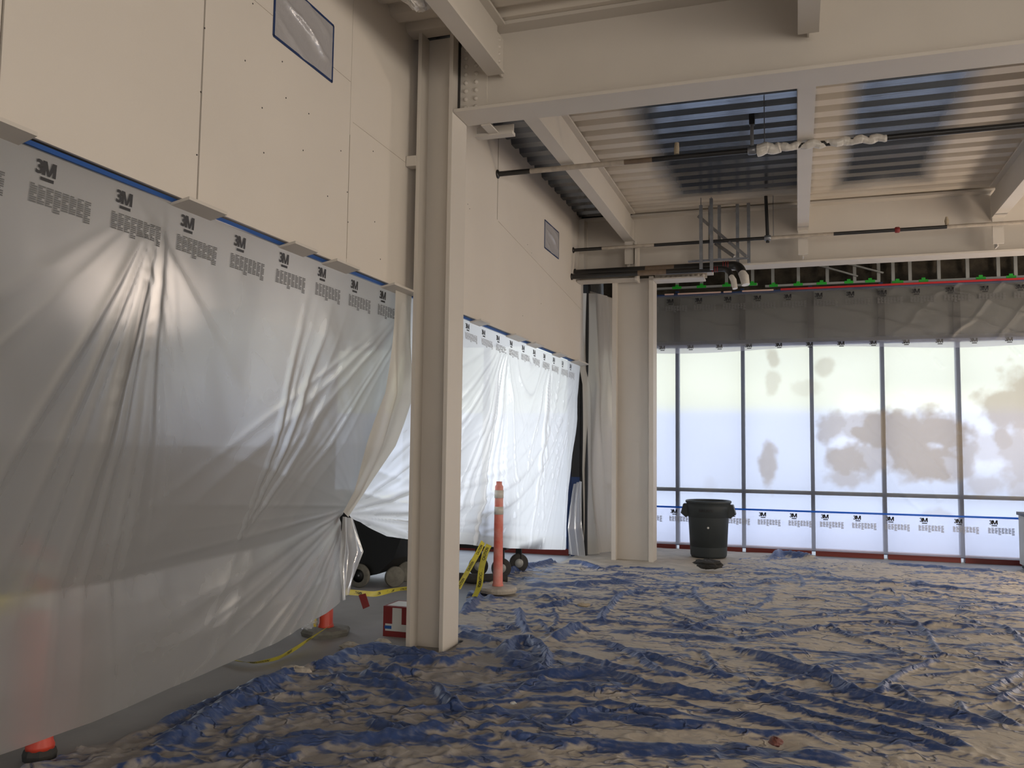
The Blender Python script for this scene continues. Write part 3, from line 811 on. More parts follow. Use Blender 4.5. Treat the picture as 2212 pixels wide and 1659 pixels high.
P1Y, P1Z = 8.0, 4.262
r = pipe('sprinkler_pipe', [(WX, -2.5, m_blackpipe), (-2.5, -1.55, m_tan), (-1.55, -1.28, m_brown), (-1.28, -.36, m_blackpipe), (-.36, .75, m_blackpipe), (.75, 4.5, m_blackpipe)], .026, 'near black sprinkler pipe crossing under the beams', P1Y, P1Z)
MB().lathe([(.0, .0), (.045, 0), (.045, .012), (.03, .02)], (WX, P1Y, P1Z), 16, (1, 0, 0)).build('wall_flange', m_blackpipe, r)
MB().tube([(-.36, P1Y, P1Z), (-.36, P1Y, 4.55)], .016, 10).build('strut_pipe', m_gal, r)
MB().lathe([(.034, -.04), (.042, -.03), (.042, .03), (.034, .04)], (-.36, P1Y, P1Z), 14, (1, 0, 0)).build('coupling', m_gal, r)
MB().box(-.385, -.335, P1Y-.03, P1Y+.03, 4.5, 4.6).build('clamp', m_black, r)
MB().tube([(-.25, P1Y, P1Z+.02), (-.25, P1Y, 4.72)], .005, 6).build('hanger_rod', m_gal, r)
for i, (xx, rr_) in enumerate(((-1.05, .028),)):
    MB().tube([(xx, P1Y, P1Z+.03), (xx, P1Y, P1Z+.075), (xx+.003, P1Y, P1Z+.14)], [.024, .026, .02], 8).build('wrapped_sprinkler', m_tanw, r)
xs_ = np.linspace(-.31, .78, 70); pts = [(x, P1Y+.006*math.sin(x*31), P1Z+.008*math.sin(x*47)) for x in xs_]
rr_ = [(.05 if x < -.12 else .033)+.005*math.sin(x*37+2*math.sin(x*11))+.004*rng.random() for x in xs_]
b = MB().tube(pts, rr_, 14); o = b.build('pipe_wrap', m_wrap, label='crumpled cream film wrapped round the near sprinkler pipe at the middle beam', cat='masking film'); o.data.polygons.foreach_set('use_smooth', np.zeros(len(o.data.polygons), bool))

P2Y, P2Z = 11.10, 4.18
r = pipe('sprinkler_pipe', [(WX, -2.45, m_blackpipe), (-2.45, -1.75, m_tan), (-1.75, -.30, m_blackpipe), (-.30, .46, m_tan), (.46, 1.72, m_blackpipe), (1.72, 3.2, m_tan), (3.2, 5.5, m_blackpipe)], .022, 'far thin sprinkler pipe in front of the far girder', P2Y, P2Z)
MB().lathe([(0, 0), (.04, 0), (.04, .012), (.026, .02)], (WX, P2Y, P2Z), 14, (1, 0, 0)).build('wall_flange', m_blackpipe, r)
MB().tube([(-.32, P2Y, P2Z-.06), (-.32, P2Y, P2Z+.02), (-.34, P2Y, P2Z+.62)], .022, 10).build('drop_pipe', m_black, r)
MB().lathe([(.03, -.04), (.038, -.03), (.038, .03), (.03, .04)], (-.32, P2Y, P2Z), 14, (1, 0, 0)).build('coupling', m_gal, r)
MB().tube([(-.25, P2Y, P2Z), (-.25, P2Y, 4.72)], .005, 6).build('hanger_rod', m_gal, r)
MB().lathe([(.024, -.03), (.036, -.02), (.036, .02), (.024, .03)], (1.18, P2Y, P2Z), 14, (1, 0, 0)).build('red_coupling', m_redbox, r)
MB().tube([(1.72, P2Y, P2Z+.02), (1.72, P2Y, P2Z+.07), (1.72, P2Y, P2Z+.12)], [.018, .026, .012], 8).build('sprinkler_head', m_tanw, r)
MB().tube([(-1.02, P2Y, P2Z+.03), (-1.02, P2Y, P2Z+.07), (-1.02, P2Y, P2Z+.11)], [.02, .03, .015], 8).build('sprinkler_head', m_tanw, r)

def arc(p, c):   # elbow points
    return p
for (y, z, rad, x0, x1, tan, lb, xe) in ((11.2, 3.875, .056, WX, -.64, (-1.88, -1.50), 'thick black drain pipe with a painted band, above the far column', 0), (11.02, 3.80, .036, WX, -.76, (-1.95, -1.58), 'thinner black pipe just under the thick drain pipe', 0)):
    r = empty('drain_pipe', (x0, y, z), lb, 'pipe')
    MB().tube([(x0, y, z), (tan[0], y, z)], rad, 16).build('pipe_length', m_blackpipe, r)
    MB().tube([(tan[0], y, z), (tan[1], y, z)], rad*1.01, 16).build('painted_length', m_brown, r)
    pts = [(tan[1], y, z), (x1-.12, y, z)]+[(x1-.12+.12*math.sin(a), y-.06*(1-math.cos(a)), z-.12*(1-math.cos(a))) for a in np.linspace(.2, 1.5, 7)]
    MB().tube(pts, rad, 16).build('elbow', m_blackpipe, r)
    e_ = pts[-1]
    MB().tube([e_, (e_[0]+.03, e_[1]-.03, e_[2]-.06), (e_[0]+.05, e_[1]-.05, e_[2]-.17)], [rad*.9, rad*1.05, rad*.9], 14).build('wrapped_end', m_wrap, r)
    MB().lathe([(rad, 0), (rad*1.25, 0), (rad*1.25, .015), (rad, .02)], (x0, y, z), 16, (1, 0, 0)).build('wall_flange', m_blackpipe, r)
    for q in range(3): MB().lathe([(rad*1.0, 0), (rad*1.1, .002), (rad*1.1, .01), (rad*1.0, .012)], (x1-.24+q*.03, y, z), 16, (1, 0, 0)).build('clamp_band', m_redbox, r)

# unistrut hanger frame
r = empty('pipe_hanger', (-1.0, 11.1, 3.9), 'galvanised strut frame of hangers holding the drain pipes', 'pipe hanger')
for (x, y, z0, z1) in ((-1.13, 10.95, 3.80, 4.62), (-1.0, 10.95, 3.78, 4.70), (-1.05, 11.3, 4.0, 4.7), (-.93, 11.3, 4.0, 4.7), (-.70, 11.3, 3.86, 4.7), (-.56, 11.3, 3.92, 4.7)):
    MB().bar((x, y, z0), (x, y, z1), .044, .040, (1, 0, 0)).build('strut', m_gal, r)
for (p, q) in (((-1.20, 11.3, 4.58), (-.58, 11.0, 3.94)), ((-.98, 11.3, 4.2), (-.72, 11.0, 3.94))):
    MB().bar(p, q, .03, .036).build('diagonal_strut', m_gal, r)
for x in (-1.13, -1.0): MB().tube([(x, 10.95, 4.6), (x, 10.95, 4.72)], .006, 6).build('threaded_rod', m_gal, r)
MB().box(-1.3, -.55, 11.0, 11.04, 3.91, 3.93).build('trapeze_bar', m_gal, r)

# ------------------------------------------------------------ tarp
TARP_PX = [(67, 1665), (162, 1630), (270, 1600), (330, 1583), (411, 1530), (521, 1496), (569, 1480), (616, 1452), (642, 1448), (695, 1448), (759, 1418), (790, 1410), (838, 1412), (879, 1412), (951, 1415), (984, 1411),
           (990, 1335), (1010, 1295), (1035, 1266), (1060, 1243), (1090, 1230), (1130, 1219), (1250, 1222), (1330, 1228), (1430, 1234), (1500, 1240), (1560, 1225), (1600, 1212), (1650, 1206), (1680, 1203), (1750, 1208), (2212, 1240)]
Z6 = (950, 1180, 3.403); Z7 = (1560, 1180, 3.393); Z8 = (300, 1300, 3.16)
RID = [
 (Z7, .045, .05, [(0, 200), (200, 215), (400, 225), (700, 250), (950, 275), (1200, 290), (1400, 300), (1700, 330), (2212, 380)]),
 (Z7, .03, .03, [(1300, 335), (1600, 370), (1900, 420), (2212, 475)]),
 (Z7, .02, .03, [(380, 550), (700, 525), (1000, 495), (1200, 465), (1430, 440)]),
 (Z7, .03, .04, [(0, 700), (300, 690), (600, 640), (900, 600), (1200, 590)]),
 (Z7, .02, .035, [(1210, 480), (1380, 565), (1500, 650), (1540, 760), (1620, 840)]),
 (Z7, .02, .03, [(0, 545), (150, 510), (300, 440), (390, 370)]),
 (Z7, .02, .03, [(200, 740), (420, 780), (800, 800), (1100, 830), (1600, 830), (1950, 830)]),
 (Z7, .045, .075, [(0, 760), (200, 800), (300, 850), (600, 930), (800, 1000), (980, 1130), (1300, 1210), (1600, 1270), (1900, 1310), (2212, 1390)]),
 (Z7, .03, .05, [(0, 980), (200, 1030), (500, 1120), (900, 1230), (1300, 1340), (1700, 1450), (2000, 1590)]),
 (Z7, .035, .045, [(0, 1110), (300, 1160), (600, 1250), (900, 1340), (1300, 1420), (1700, 1530), (1950, 1600)]),
 (Z7, .04, .03, [(0, 1250), (300, 1310), (700, 1370), (1100, 1440), (1600, 1530)]),
 (Z7, .02, .04, [(1130, 1140), (1200, 1000), (1330, 920), (1600, 850)]),
 (Z7, .02, .03, [(1220, 1040), (1400, 1150), (1600, 1250), (1900, 1330)]),
 (Z7, .018, .025, [(1310, 970), (1700, 950), (2200, 930)]),
 (Z7, .02, .035, [(1730, 1150), (1780, 1270), (1920, 1310)]),
 (Z7, .02, .03, [(1880, 1110), (2050, 1020), (2200, 920)]),
 (Z7, .06, .04, [(0, 1530), (300, 1520), (700, 1560), (1000, 1610)]),
 (Z7, .025, .035, [(1970, 580), (2120, 650), (2212, 740)]),
 (Z7, .06, .13, [(370, 110), (420, 80), (560, 100), (720, 118)]),
 (Z7, .08, .05, [(1100, 140), (1600, 175), (2100, 215)]),
 (Z7, .02, .03, [(880, 350), (1000, 400), (1110, 455)]),
 (Z7, .03, .05, [(1960, 1240), (2100, 1330), (2212, 1380)]),
 (Z7, .02, .02, [(0, 440), (400, 490), (520, 480)]), (Z7, .02, .02, [(20, 575), (300, 590), (560, 620)]), (Z7, .02, .02, [(540, 395), (900, 440), (1050, 465)]),
 (Z7, .02, .02, [(1130, 670), (1400, 720), (1800, 770)]), (Z7, .02, .02, [(1700, 520), (1850, 590), (1960, 630)]), (Z7, .02, .02, [(600, 900), (850, 860), (1100, 850), (1400, 890)]),
 (Z7, .02, .02, [(1050, 600), (1300, 600), (1500, 640)]), (Z7, .02, .02, [(420, 780), (520, 860), (640, 920)]),
 (Z6, .05, .045, [(1150, 150), (1700, 185), (2212, 215)]),
 (Z6, .05, .09, [(450, 240), (600, 180), (850, 130), (1050, 150), (1250, 200)]),
 (Z6, .09, .05, [(570, 290), (900, 310), (1100, 290), (1350, 280), (1500, 320)]),
 (Z6, .025, .05, [(1190, 620), (1200, 520), (1270, 420), (1380, 360), (1500, 330)]),
 (Z6, .02, .04, [(1860, 300), (1880, 400), (1960, 490), (2100, 540)]),
 (Z6, .03, .08, [(560, 480), (600, 590), (680, 690)]),
 (Z6, .05, .09, [(790, 740), (900, 690), (1030, 620), (1090, 650)]),
 (Z6, .05, .06, [(130, 680), (300, 700), (430, 760)]),
 (Z6, .06, .10, [(440, 860), (480, 780), (560, 730), (700, 760), (780, 830)]),
 (Z6, .03, .045, [(800, 780), (1100, 850), (1400, 940)]),
 (Z6, .03, .045, [(1030, 710), (1300, 760), (1500, 860), (1600, 950), (1750, 1030)]),
 (Z6, .035, .05, [(1370, 790), (1600, 860), (1800, 930), (2000, 990), (2212, 1010)]),
 (Z6, .035, .06, [(900, 880), (1200, 960), (1350, 1000), (1500, 1060), (1800, 1110), (2212, 1160)]),
 (Z6, .05, .06, [(500, 980), (750, 990), (1000, 970), (1130, 960), (1300, 1010)]),
 (Z6, .09, .035, [(0, 1120), (400, 1090), (700, 1060), (1100, 1060), (1400, 1070)]),
 (Z6, .025, .03, [(640, 1140), (1000, 1170), (1400, 1230), (1900, 1280)]),
 (Z6, .07, .035, [(1200, 640), (1600, 670), (1900, 690), (2212, 720)]),
 (Z6, .03, .045, [(1780, 660), (1900, 610), (2030, 560), (2212, 510)]),
 (Z6, .02, .035, [(1970, 790), (1980, 900), (2030, 970)]),
 (Z6, .08, .04, [(0, 1380), (300, 1290), (600, 1260), (900, 1290), (1300, 1310), (1700, 1340), (2000, 1380)]),
 (Z6, .05, .035, [(0, 1500), (400, 1440), (800, 1480), (1300, 1510), (1700, 1530), (2212, 1530)]),
 (Z6, .05, .10, [(200, 420), (270, 350), (330, 340), (380, 420)]),
 (Z6, .05, .07, [(130, 540), (250, 430), (310, 330)]),
 (Z6, .03, .05, [(640, 480), (900, 440), (1000, 400)]), (Z6, .03, .04, [(350, 620), (500, 600), (560, 650)]), (Z6, .02, .03, [(1600, 480), (1750, 540), (1880, 590)]),
 (Z6, .02, .03, [(690, 560), (780, 610), (860, 680)]), (Z6, .05, .08, [(430, 920), (600, 900), (760, 960)]), (Z6, .03, .08, [(720, 740), (800, 840), (760, 940)]),
 (Z8, .07, .075, [(0, 1120), (250, 990), (400, 890), (600, 760), (800, 630), (1000, 560), (1100, 540)]),
 (Z8, .05, .05, [(0, 960), (300, 830), (500, 720), (800, 620), (1000, 540), (1080, 470)]),
 (Z8, .07, .07, [(1080, 480), (1300, 470), (1500, 370), (1700, 350), (1800, 390), (2100, 400)]),
 (Z8, .03, .05, [(1260, 540), (1500, 580), (1700, 610), (1950, 640)]),
 (Z8, .03, .03, [(980, 980), (1300, 960), (1500, 950)]),
 (Z8, .07, .05, [(400, 1130), (800, 1050), (1200, 1010), (1400, 1010), (1700, 980), (2212, 870)]),
 (Z8, .03, .03, [(1530, 860), (1800, 950)]), (Z8, .03, .04, [(1650, 640), (1900, 700)]),
 (Z8, .03, .08, [(2060, 600), (2100, 740), (2212, 790)]), (Z8, .03, .05, [(1500, 520), (1700, 560), (1850, 620)]), (Z8, .04, .07, [(1700, 440), (1900, 430), (2100, 470), (2212, 440)]),
 (Z8, .03, .05, [(1550, 450), (1750, 530), (1950, 500)]), (Z8, .02, .03, [(700, 760), (900, 690), (1000, 620)]), (Z8, .02, .03, [(640, 1030), (780, 900), (900, 800)]), (Z8, .02, .03, [(1230, 600), (1350, 650), (1450, 720)]),
]


def floor_pt(px, py):
    # where that line of sight meets the floor (used once to survey the folds)
    d = rt2*((px-1106)/FPX)-up2*((py-829.5)/FPX)+fw
    t = -EYE/d.z
    return np.array([d.x*t, d.y*t])


ysr = [1.9]
while ysr[-1] < 13.15: ysr.append(ysr[-1]+max(.011, .0027*ysr[-1]))
ysr = np.array(ysr); xsr = np.arange(-3.45, 4.9, .0125)
XT, YT = np.meshgrid(xsr, ysr)
jx = XT+.04*(fbm(XT*1.5, YT*1.5, 91, 2)-.5)*2; jy = YT+.04*(fbm(XT*1.5+40, YT*1.5, 93, 2)-.5)*2
H = np.zeros_like(XT); BL_ = np.zeros_like(XT)
fx_, fy_ = jx.ravel(), jy.ravel(); Hf = H.ravel(); Bf = BL_.ravel()
for (zz, wd_, hh, pts) in RID:
    A = np.array([floor_pt(zz[0]+p[0]/zz[2], zz[1]+p[1]/zz[2]) for p in pts])
    # resample smoothly
    d_ = np.r_[0, np.cumsum(np.hypot(*np.diff(A, axis=0).T))]; L_ = d_[-1]; nn_ = max(4, int(L_/.06)); t_ = np.linspace(0, L_, nn_)
    A = np.stack([np.interp(t_, d_, A[:, 0]), np.interp(t_, d_, A[:, 1])], 1)
    ker = np.array([.25, .5, .25])
    for _ in range(4): A[1:-1] = ker[0]*A[:-2]+ker[1]*A[1:-1]+ker[2]*A[2:]
    bb = (fx_ > A[:, 0].min()-.5) & (fx_ < A[:, 0].max()+.5) & (fy_ > A[:, 1].min()-.5) & (fy_ < A[:, 1].max()+.5)
    qx = fx_[bb]; qy = fy_[bb]; best = np.full(qx.shape, 9.); sd = np.zeros(qx.shape); tt = np.zeros(qx.shape)
    for i in range(len(A)-1):
        e0 = A[i]; ev = A[i+1]-A[i]; l2 = ev@ev+1e-9
        near_ = (np.abs(qx-e0[0]) < .5) & (np.abs(qy-e0[1]) < .5)
        k_ = np.clip(((qx[near_]-e0[0])*ev[0]+(qy[near_]-e0[1])*ev[1])/l2, 0, 1)
        dx_ = qx[near_]-e0[0]-k_*ev[0]; dy_ = qy[near_]-e0[1]-k_*ev[1]; dd = np.hypot(dx_, dy_)
        cur = best[near_]; up_ = dd < cur
        cur[up_] = dd[up_]; best[near_] = cur
        c1 = sd[near_]; c1[up_] = (ev[0]*dy_-ev[1]*dx_)[up_]; sd[near_] = np.sign(c1)*np.abs(c1); 
        c2 = tt[near_]; c2[up_] = ((i+k_)/(len(A)-1))[up_]; tt[near_] = c2
    env = np.clip(tt*6, .15, 1)*np.clip((1-tt)*6, .15, 1)
    prof = .72*np.exp(-(best/(wd_*.85))**2)
    Hf[bb] = np.maximum(Hf[bb], hh*prof*env)+.25*np.minimum(Hf[bb], hh*prof*env)
    Bf[bb] = np.maximum(Bf[bb], np.exp(-(best/(wd_*1.25))**2)*env)
H = Hf.reshape(H.shape); BL_ = Bf.reshape(H.shape)
# long thin creases
rc = np.random.default_rng(77)
for q in range(300):
    x0 = rc.uniform(-3, 4.6); y0 = 2.2+10.6*rc.random()**1.3; ang = rc.normal(.0, .42) if rc.random() < .75 else rc.uniform(-1.5, 1.5); L0 = rc.uniform(.4, 2.4); cv = rc.normal(0, .35)
    if (x0 < -.6) and (y0 < 7): ang = rc.normal(.5, .5); L0 *= .5
    tq = np.linspace(-.5, .5, 9); A = np.stack([x0+L0*tq*math.cos(ang)-cv*tq**2*L0*math.sin(ang), y0+L0*tq*math.sin(ang)+cv*tq**2*L0*math.cos(ang)+.03*np.sin(tq*14+q)], 1)
    hq = rc.uniform(.008, .022); wq = rc.uniform(.010, .022)
    m1_ = (XT > A[:, 0].min()-.08) & (XT < A[:, 0].max()+.08) & (YT > A[:, 1].min()-.08) & (YT < A[:, 1].max()+.08)
    qx = jx[m1_]; qy = jy[m1_]
    if not len(qx): continue
    best = np.full(qx.shape, 9.); tt = np.zeros(qx.shape)
    for i in range(8):
        ev = A[i+1]-A[i]; k_ = np.clip(((qx-A[i, 0])*ev[0]+(qy-A[i, 1])*ev[1])/(ev@ev), 0, 1); dd = np.hypot(qx-A[i, 0]-k_*ev[0], qy-A[i, 1]-k_*ev[1]); u_ = dd < best
        best[u_] = dd[u_]; tt[u_] = ((i+k_)/8)[u_]
    env = np.clip(4*tt*(1-tt), 0, 1)**.7
    H[m1_] += hq*np.exp(-(best/wq)**2)*env*1.5; BL_[m1_] = np.maximum(BL_[m1_], np.exp(-(best/(wq*1.1))**2)*env*rc.uniform(.7, 1.4))
# fine wrinkles everywhere, stretched along x and crossing
n1 = fbm(XT*1.1+YT*.5, YT*5.5-XT*1.6, 101, 4); n2 = fbm(XT*3.5-YT*2.0, YT*3.0+XT*1.5, 105, 4); n3 = fbm(XT*9, YT*11, 109, 3)
w1 = np.abs(n1-.5); w2 = np.abs(n2-.5)
H += .030*np.clip(1-w1/.05, 0, 1)**1.5*vnoise(XT*1.3, YT*1.3, 7)+.022*np.clip(1-w2/.05, 0, 1)**1.5*vnoise(XT*1.7+9, YT*1.7, 8)+.010*n3+.02*n2
left = np.clip((-0.6-XT)/1.5, 0, 1)*np.clip((7.5-YT)/2, 0, 1)
c1_ = np.abs(fbm(XT*6+YT*3, YT*6-XT*4, 121, 3)-.5)
H += left*.018*np.clip(1-c1_/.10, 0, 1)
BL_ = np.maximum(BL_, .75*np.clip(1-w1/.035, 0, 1)*(vnoise(XT*1.3, YT*1.3, 7) > .45))
def blur(a, n=1):
    for _ in range(n):
        a = a.copy(); a[1:-1] = .25*a[:-2]+.5*a[1:-1]+.25*a[2:]; a[:, 1:-1] = .25*a[:, :-2]+.5*a[:, 1:-1]+.25*a[:, 2:]
    return a


H = blur(H, 1)
fb_ = floor_pt(Z6[0]+590/Z6[2], Z6[1]+850/Z6[2]); H += .055*np.exp(-((XT-fb_[0])**2+(YT-fb_[1])**2)/.10**2)*(.7+.6*fbm(XT*6, YT*6, 171, 2)); BL_ = np.maximum(BL_, np.exp(-((XT-fb_[0])**2+(YT-fb_[1])**2)/.16**2))
REST = [(-2.92, 8.39, .24), (-.12, 4.62, .08), (1.85, 6.75, .07), (-1.55, 4.75, .05), (-1.9, 7.9, .12), (-1.05, 10.9, .26), (-2.9, 9.3, .2)]
for (a_, b_, c_) in REST:
    d_ = np.hypot(XT-a_, YT-b_); H *= np.clip((d_-c_*.9)/(c_*.5+.05), .04, 1)
pol = np.array([(-3.6, 1.8)]+[tuple(floor_pt(*q)) for q in TARP_PX]+[(6.5, 13.0), (6.5, 1.8)]); inside = np.zeros(XT.shape, bool); ex = XT+.04*(fbm(XT*3, YT*3, 131)-.5); ey = YT+.06*(fbm(XT*3, YT*3, 133)-.5)
for i in range(len(pol)):
    x1, y1 = pol[i]; x2, y2 = pol[(i+1) % len(pol)]
    if y1 == y2: continue
    c_ = ((y1 > ey) != (y2 > ey)) & (ex < (x2-x1)*(ey-y1)/(y2-y1)+x1); inside ^= c_
colm = (XT > -2.80) & (XT < -2.44) & (YT > 5.86) & (YT < 6.22)
# dust deposit: pale where flat, washed off the fold flanks
gx = np.gradient(H, axis=1)/.0125; gy = np.gradient(H, axis=0)/np.gradient(ysr)[:, None]; sl = np.hypot(gx, gy)
blot = fbm(XT*2.6+YT*1.2, YT*7-XT*1.0, 141, 5); blot2 = fbm(XT*7+YT*4+3, YT*20-XT*5, 145, 4)
dust = .69+1.4*(blot-.5)+1.6*(blot2-.5)-1.0*BL_-.35*np.clip(sl-.25, 0, 1)
dust += .30*np.clip((YT-10.5)/2, 0, 1)+.10*left
dust = np.clip((dust-.32)/.22, 0, 1)
grey = np.clip(left*1.1, 0, 1)
tarp_col = mat('tarp_blue', (.03, .10, .36), .42)
n = tarp_col.node_tree.nodes; l = tarp_col.node_tree.links; p = n['Principled BSDF']
at = n.new('ShaderNodeAttribute'); at.attribute_name = 'dust'; ag = n.new('ShaderNodeAttribute'); ag.attribute_name = 'grime'
tcn = n.new('ShaderNodeTexCoord'); nz = n.new('ShaderNodeTexNoise'); nz.inputs['Scale'].default_value = 26; nz.inputs['Detail'].default_value = 5
mpn = n.new('ShaderNodeMapping'); mpn.inputs['Scale'].default_value = (.7, 1.6, 1); l.new(tcn.outputs['Object'], mpn.inputs[0]); l.new(mpn.outputs[0], nz.inputs['Vector'])
mm1 = n.new('ShaderNodeMix'); mm1.data_type = 'RGBA'; mm1.inputs['A'].default_value = (.47, .42, .35, 1); mm1.inputs['B'].default_value = (.27, .25, .235, 1); l.new(ag.outputs['Fac'], mm1.inputs['Factor'])
mm0 = n.new('ShaderNodeMix'); mm0.data_type = 'RGBA'; mm0.inputs['A'].default_value = (.012, .042, .17, 1); mm0.inputs['B'].default_value = (.055, .09, .20, 1); l.new(nz.outputs['Fac'], mm0.inputs['Factor'])
ma = n.new('ShaderNodeMath'); ma.operation = 'MULTIPLY_ADD'; ma.inputs[1].default_value = 1.0; ma.use_clamp = True
sb = n.new('ShaderNodeMath'); sb.operation = 'MULTIPLY_ADD'; sb.inputs[1].default_value = 1.1; sb.inputs[2].default_value = -.55; l.new(nz.outputs['Fac'], sb.inputs[0])
l.new(at.outputs['Fac'], ma.inputs[0]); l.new(sb.outputs[0], ma.inputs[2])
mm2 = n.new('ShaderNodeMix'); mm2.data_type = 'RGBA'; l.new(ma.outputs[0], mm2.inputs['Factor']); l.new(mm0.outputs['Result'], mm2.inputs['A']); l.new(mm1.outputs['Result'], mm2.inputs['B'])
l.new(mm2.outputs['Result'], p.inputs['Base Color'])
rm = n.new('ShaderNodeMath'); rm.operation = 'MULTIPLY_ADD'; rm.inputs[1].default_value = .3; rm.inputs[2].default_value = .5; l.new(ma.outputs[0], rm.inputs[0]); l.new(rm.outputs[0], p.inputs['Roughness'])
nb = n.new('ShaderNodeTexNoise'); nb.inputs['Scale'].default_value = 18; nb.inputs['Detail'].default_value = 5; nb.inputs['Distortion'].default_value = .8; l.new(tcn.outputs['Object'], nb.inputs['Vector'])
# crumple: stretched cell edges, warped; the plastic is creased there and dust has come off
wn_ = n.new('ShaderNodeTexNoise'); wn_.inputs['Scale'].default_value = 2.2; wn_.inputs['Detail'].default_value = 4; l.new(tcn.outputs['Object'], wn_.inputs['Vector'])
wa = n.new('ShaderNodeVectorMath'); wa.operation = 'MULTIPLY_ADD'; wa.inputs[1].default_value = (.9, .9, 0); l.new(wn_.outputs['Color'], wa.inputs[0]); l.new(tcn.outputs['Object'], wa.inputs[2])
mv = n.new('ShaderNodeMapping'); mv.inputs['Rotation'].default_value = (0, 0, .25); mv.inputs['Scale'].default_value = (1.6, 4.2, 1); l.new(wa.outputs[0], mv.inputs[0])
vo = n.new('ShaderNodeTexVoronoi'); vo.voronoi_dimensions = '2D'; vo.feature = 'DISTANCE_TO_EDGE'; vo.inputs['Scale'].default_value = 1.7; l.new(mv.outputs[0], vo.inputs['Vector'])
ve = n.new('ShaderNodeMapRange'); ve.inputs['From Min'].default_value = 0; ve.inputs['From Max'].default_value = .10; ve.inputs['To Min'].default_value = 1; ve.inputs['To Max'].default_value = 0; l.new(vo.outputs['Distance'], ve.inputs['Value'])
gate = n.new('ShaderNodeMapRange'); gate.inputs['From Min'].default_value = .42; gate.inputs['From Max'].default_value = .6; l.new(wn_.outputs['Fac'], gate.inputs['Value'])
vm = n.new('ShaderNodeMath'); vm.operation = 'MULTIPLY'; l.new(ve.outputs[0], vm.inputs[0]); l.new(gate.outputs[0], vm.inputs[1])
vs_ = n.new('ShaderNodeMath'); vs_.operation = 'MULTIPLY_ADD'; vs_.inputs[1].default_value = -.7; l.new(vm.outputs[0], vs_.inputs[0])
l.new(sb.outputs[0], vs_.inputs[2]); l.new(vs_.outputs[0], ma.inputs[2])
b0 = n.new('ShaderNodeBump'); b0.inputs['Strength'].default_value = .8; b0.inputs['Distance'].default_value = .025; l.new(vm.outputs[0], b0.inputs['Height'])
bp = n.new('ShaderNodeBump'); bp.inputs['Strength'].default_value = .35; bp.inputs['Distance'].default_value = .02; l.new(nb.outputs['Fac'], bp.inputs['Height']); l.new(b0.outputs[0], bp.inputs['Normal']); l.new(bp.outputs[0], p.inputs['Normal'])
grid_mesh('tarpaulin', np.stack([XT, YT, H+.006], -1), tarp_col, mask=inside & ~colm & ~((XT > 2.66) & (XT < 3.46) & (YT > 12.3)), attrs={'dust': dust, 'grime': grey},
          label='large creased blue tarpaulin covered in pale plaster dust, spread over the floor', cat='tarpaulin')
# dusty paper on the floor near the far column
xg, yg = np.meshgrid(np.linspace(-2.95, -.3, 90), np.linspace(10.6, 13.2, 70))
grid_mesh('floor_paper', np.stack([xg, yg, .004+.012*fbm(xg*4, yg*4, 151)], -1), mat('dusty_floor_paper', (.50, .44, .36), .8, var=.25, vscale=5), label='pale dusty floor covering around the far column and bin', cat='floor covering')

# ------------------------------------------------------------ things on the floor
# grey round bin
c = (-1.19, 12.38)
r = empty('trash_can', (c[0], c[1], .02), 'dark grey round plastic bin standing by the windows', 'bin')
z0 = .015
prof = [(0, z0), (.235, z0), (.25, z0+.03), (.262, z0+.3), (.275, z0+.55), (.285, z0+.555), (.30, z0+.70), (.303, z0+.745), (.315, z0+.75), (.318, z0+.775), (.305, z0+.785), (.29, z0+.775), (.285, z0+.7), (.25, z0+.05), (0, z0+.04)]
MB().lathe(prof, (c[0], c[1], 0), 48).build('body', m_can, r)
for s in (-1, 1):
    b = MB(); x = c[0]+s*.30
    b.add([(x-s*.02, c[1]-.09, z0+.73), (x-s*.02, c[1]+.09, z0+.73), (x+s*.04, c[1]+.09, z0+.73), (x+s*.04, c[1]-.09, z0+.73),
           (x-s*.03, c[1]-.09, z0+.56), (x-s*.03, c[1]+.09, z0+.56), (x+s*.075, c[1]+.09, z0+.60), (x+s*.075, c[1]-.09, z0+.60), (x+s*.005, c[1]-.09, z0+.54), (x+s*.005, c[1]+.09, z0+.54)],
          [(0, 3, 2, 1), (0, 4, 8, 7, 3), (1, 2, 6, 9, 5), (3, 7, 6, 2), (7, 8, 9, 6), (4, 5, 9, 8)])
    b.build('handle', m_can, r)
V, Fc = text_mesh('BRUTE', .03, 1.0); b = MB(); wt_ = V[:, 0].max(); vdir = math.atan2(-c[1], -c[0])
for row, (hh, z_) in enumerate(((.04, z0+.63),)):
    def mp_(s, t):
        a = vdir-.12+s/.29; rr2 = .2875+(t-z0-.555)*.1+.002
        return (c[0]+rr2*math.cos(a), c[1]+rr2*math.sin(a), t)
    b.add([mp_((v[0]/wt_-.5)*.19, z_+v[1]*hh) for v in V], Fc)
b.build('lettering', m_ink, r)
MB().lathe([(0, .003), (.012, .003), (.016, 0)], (c[0]+.02, c[1]-.268, z0+.42), 8, (0, -1, 0)).build('paint_spot', m_white, r)

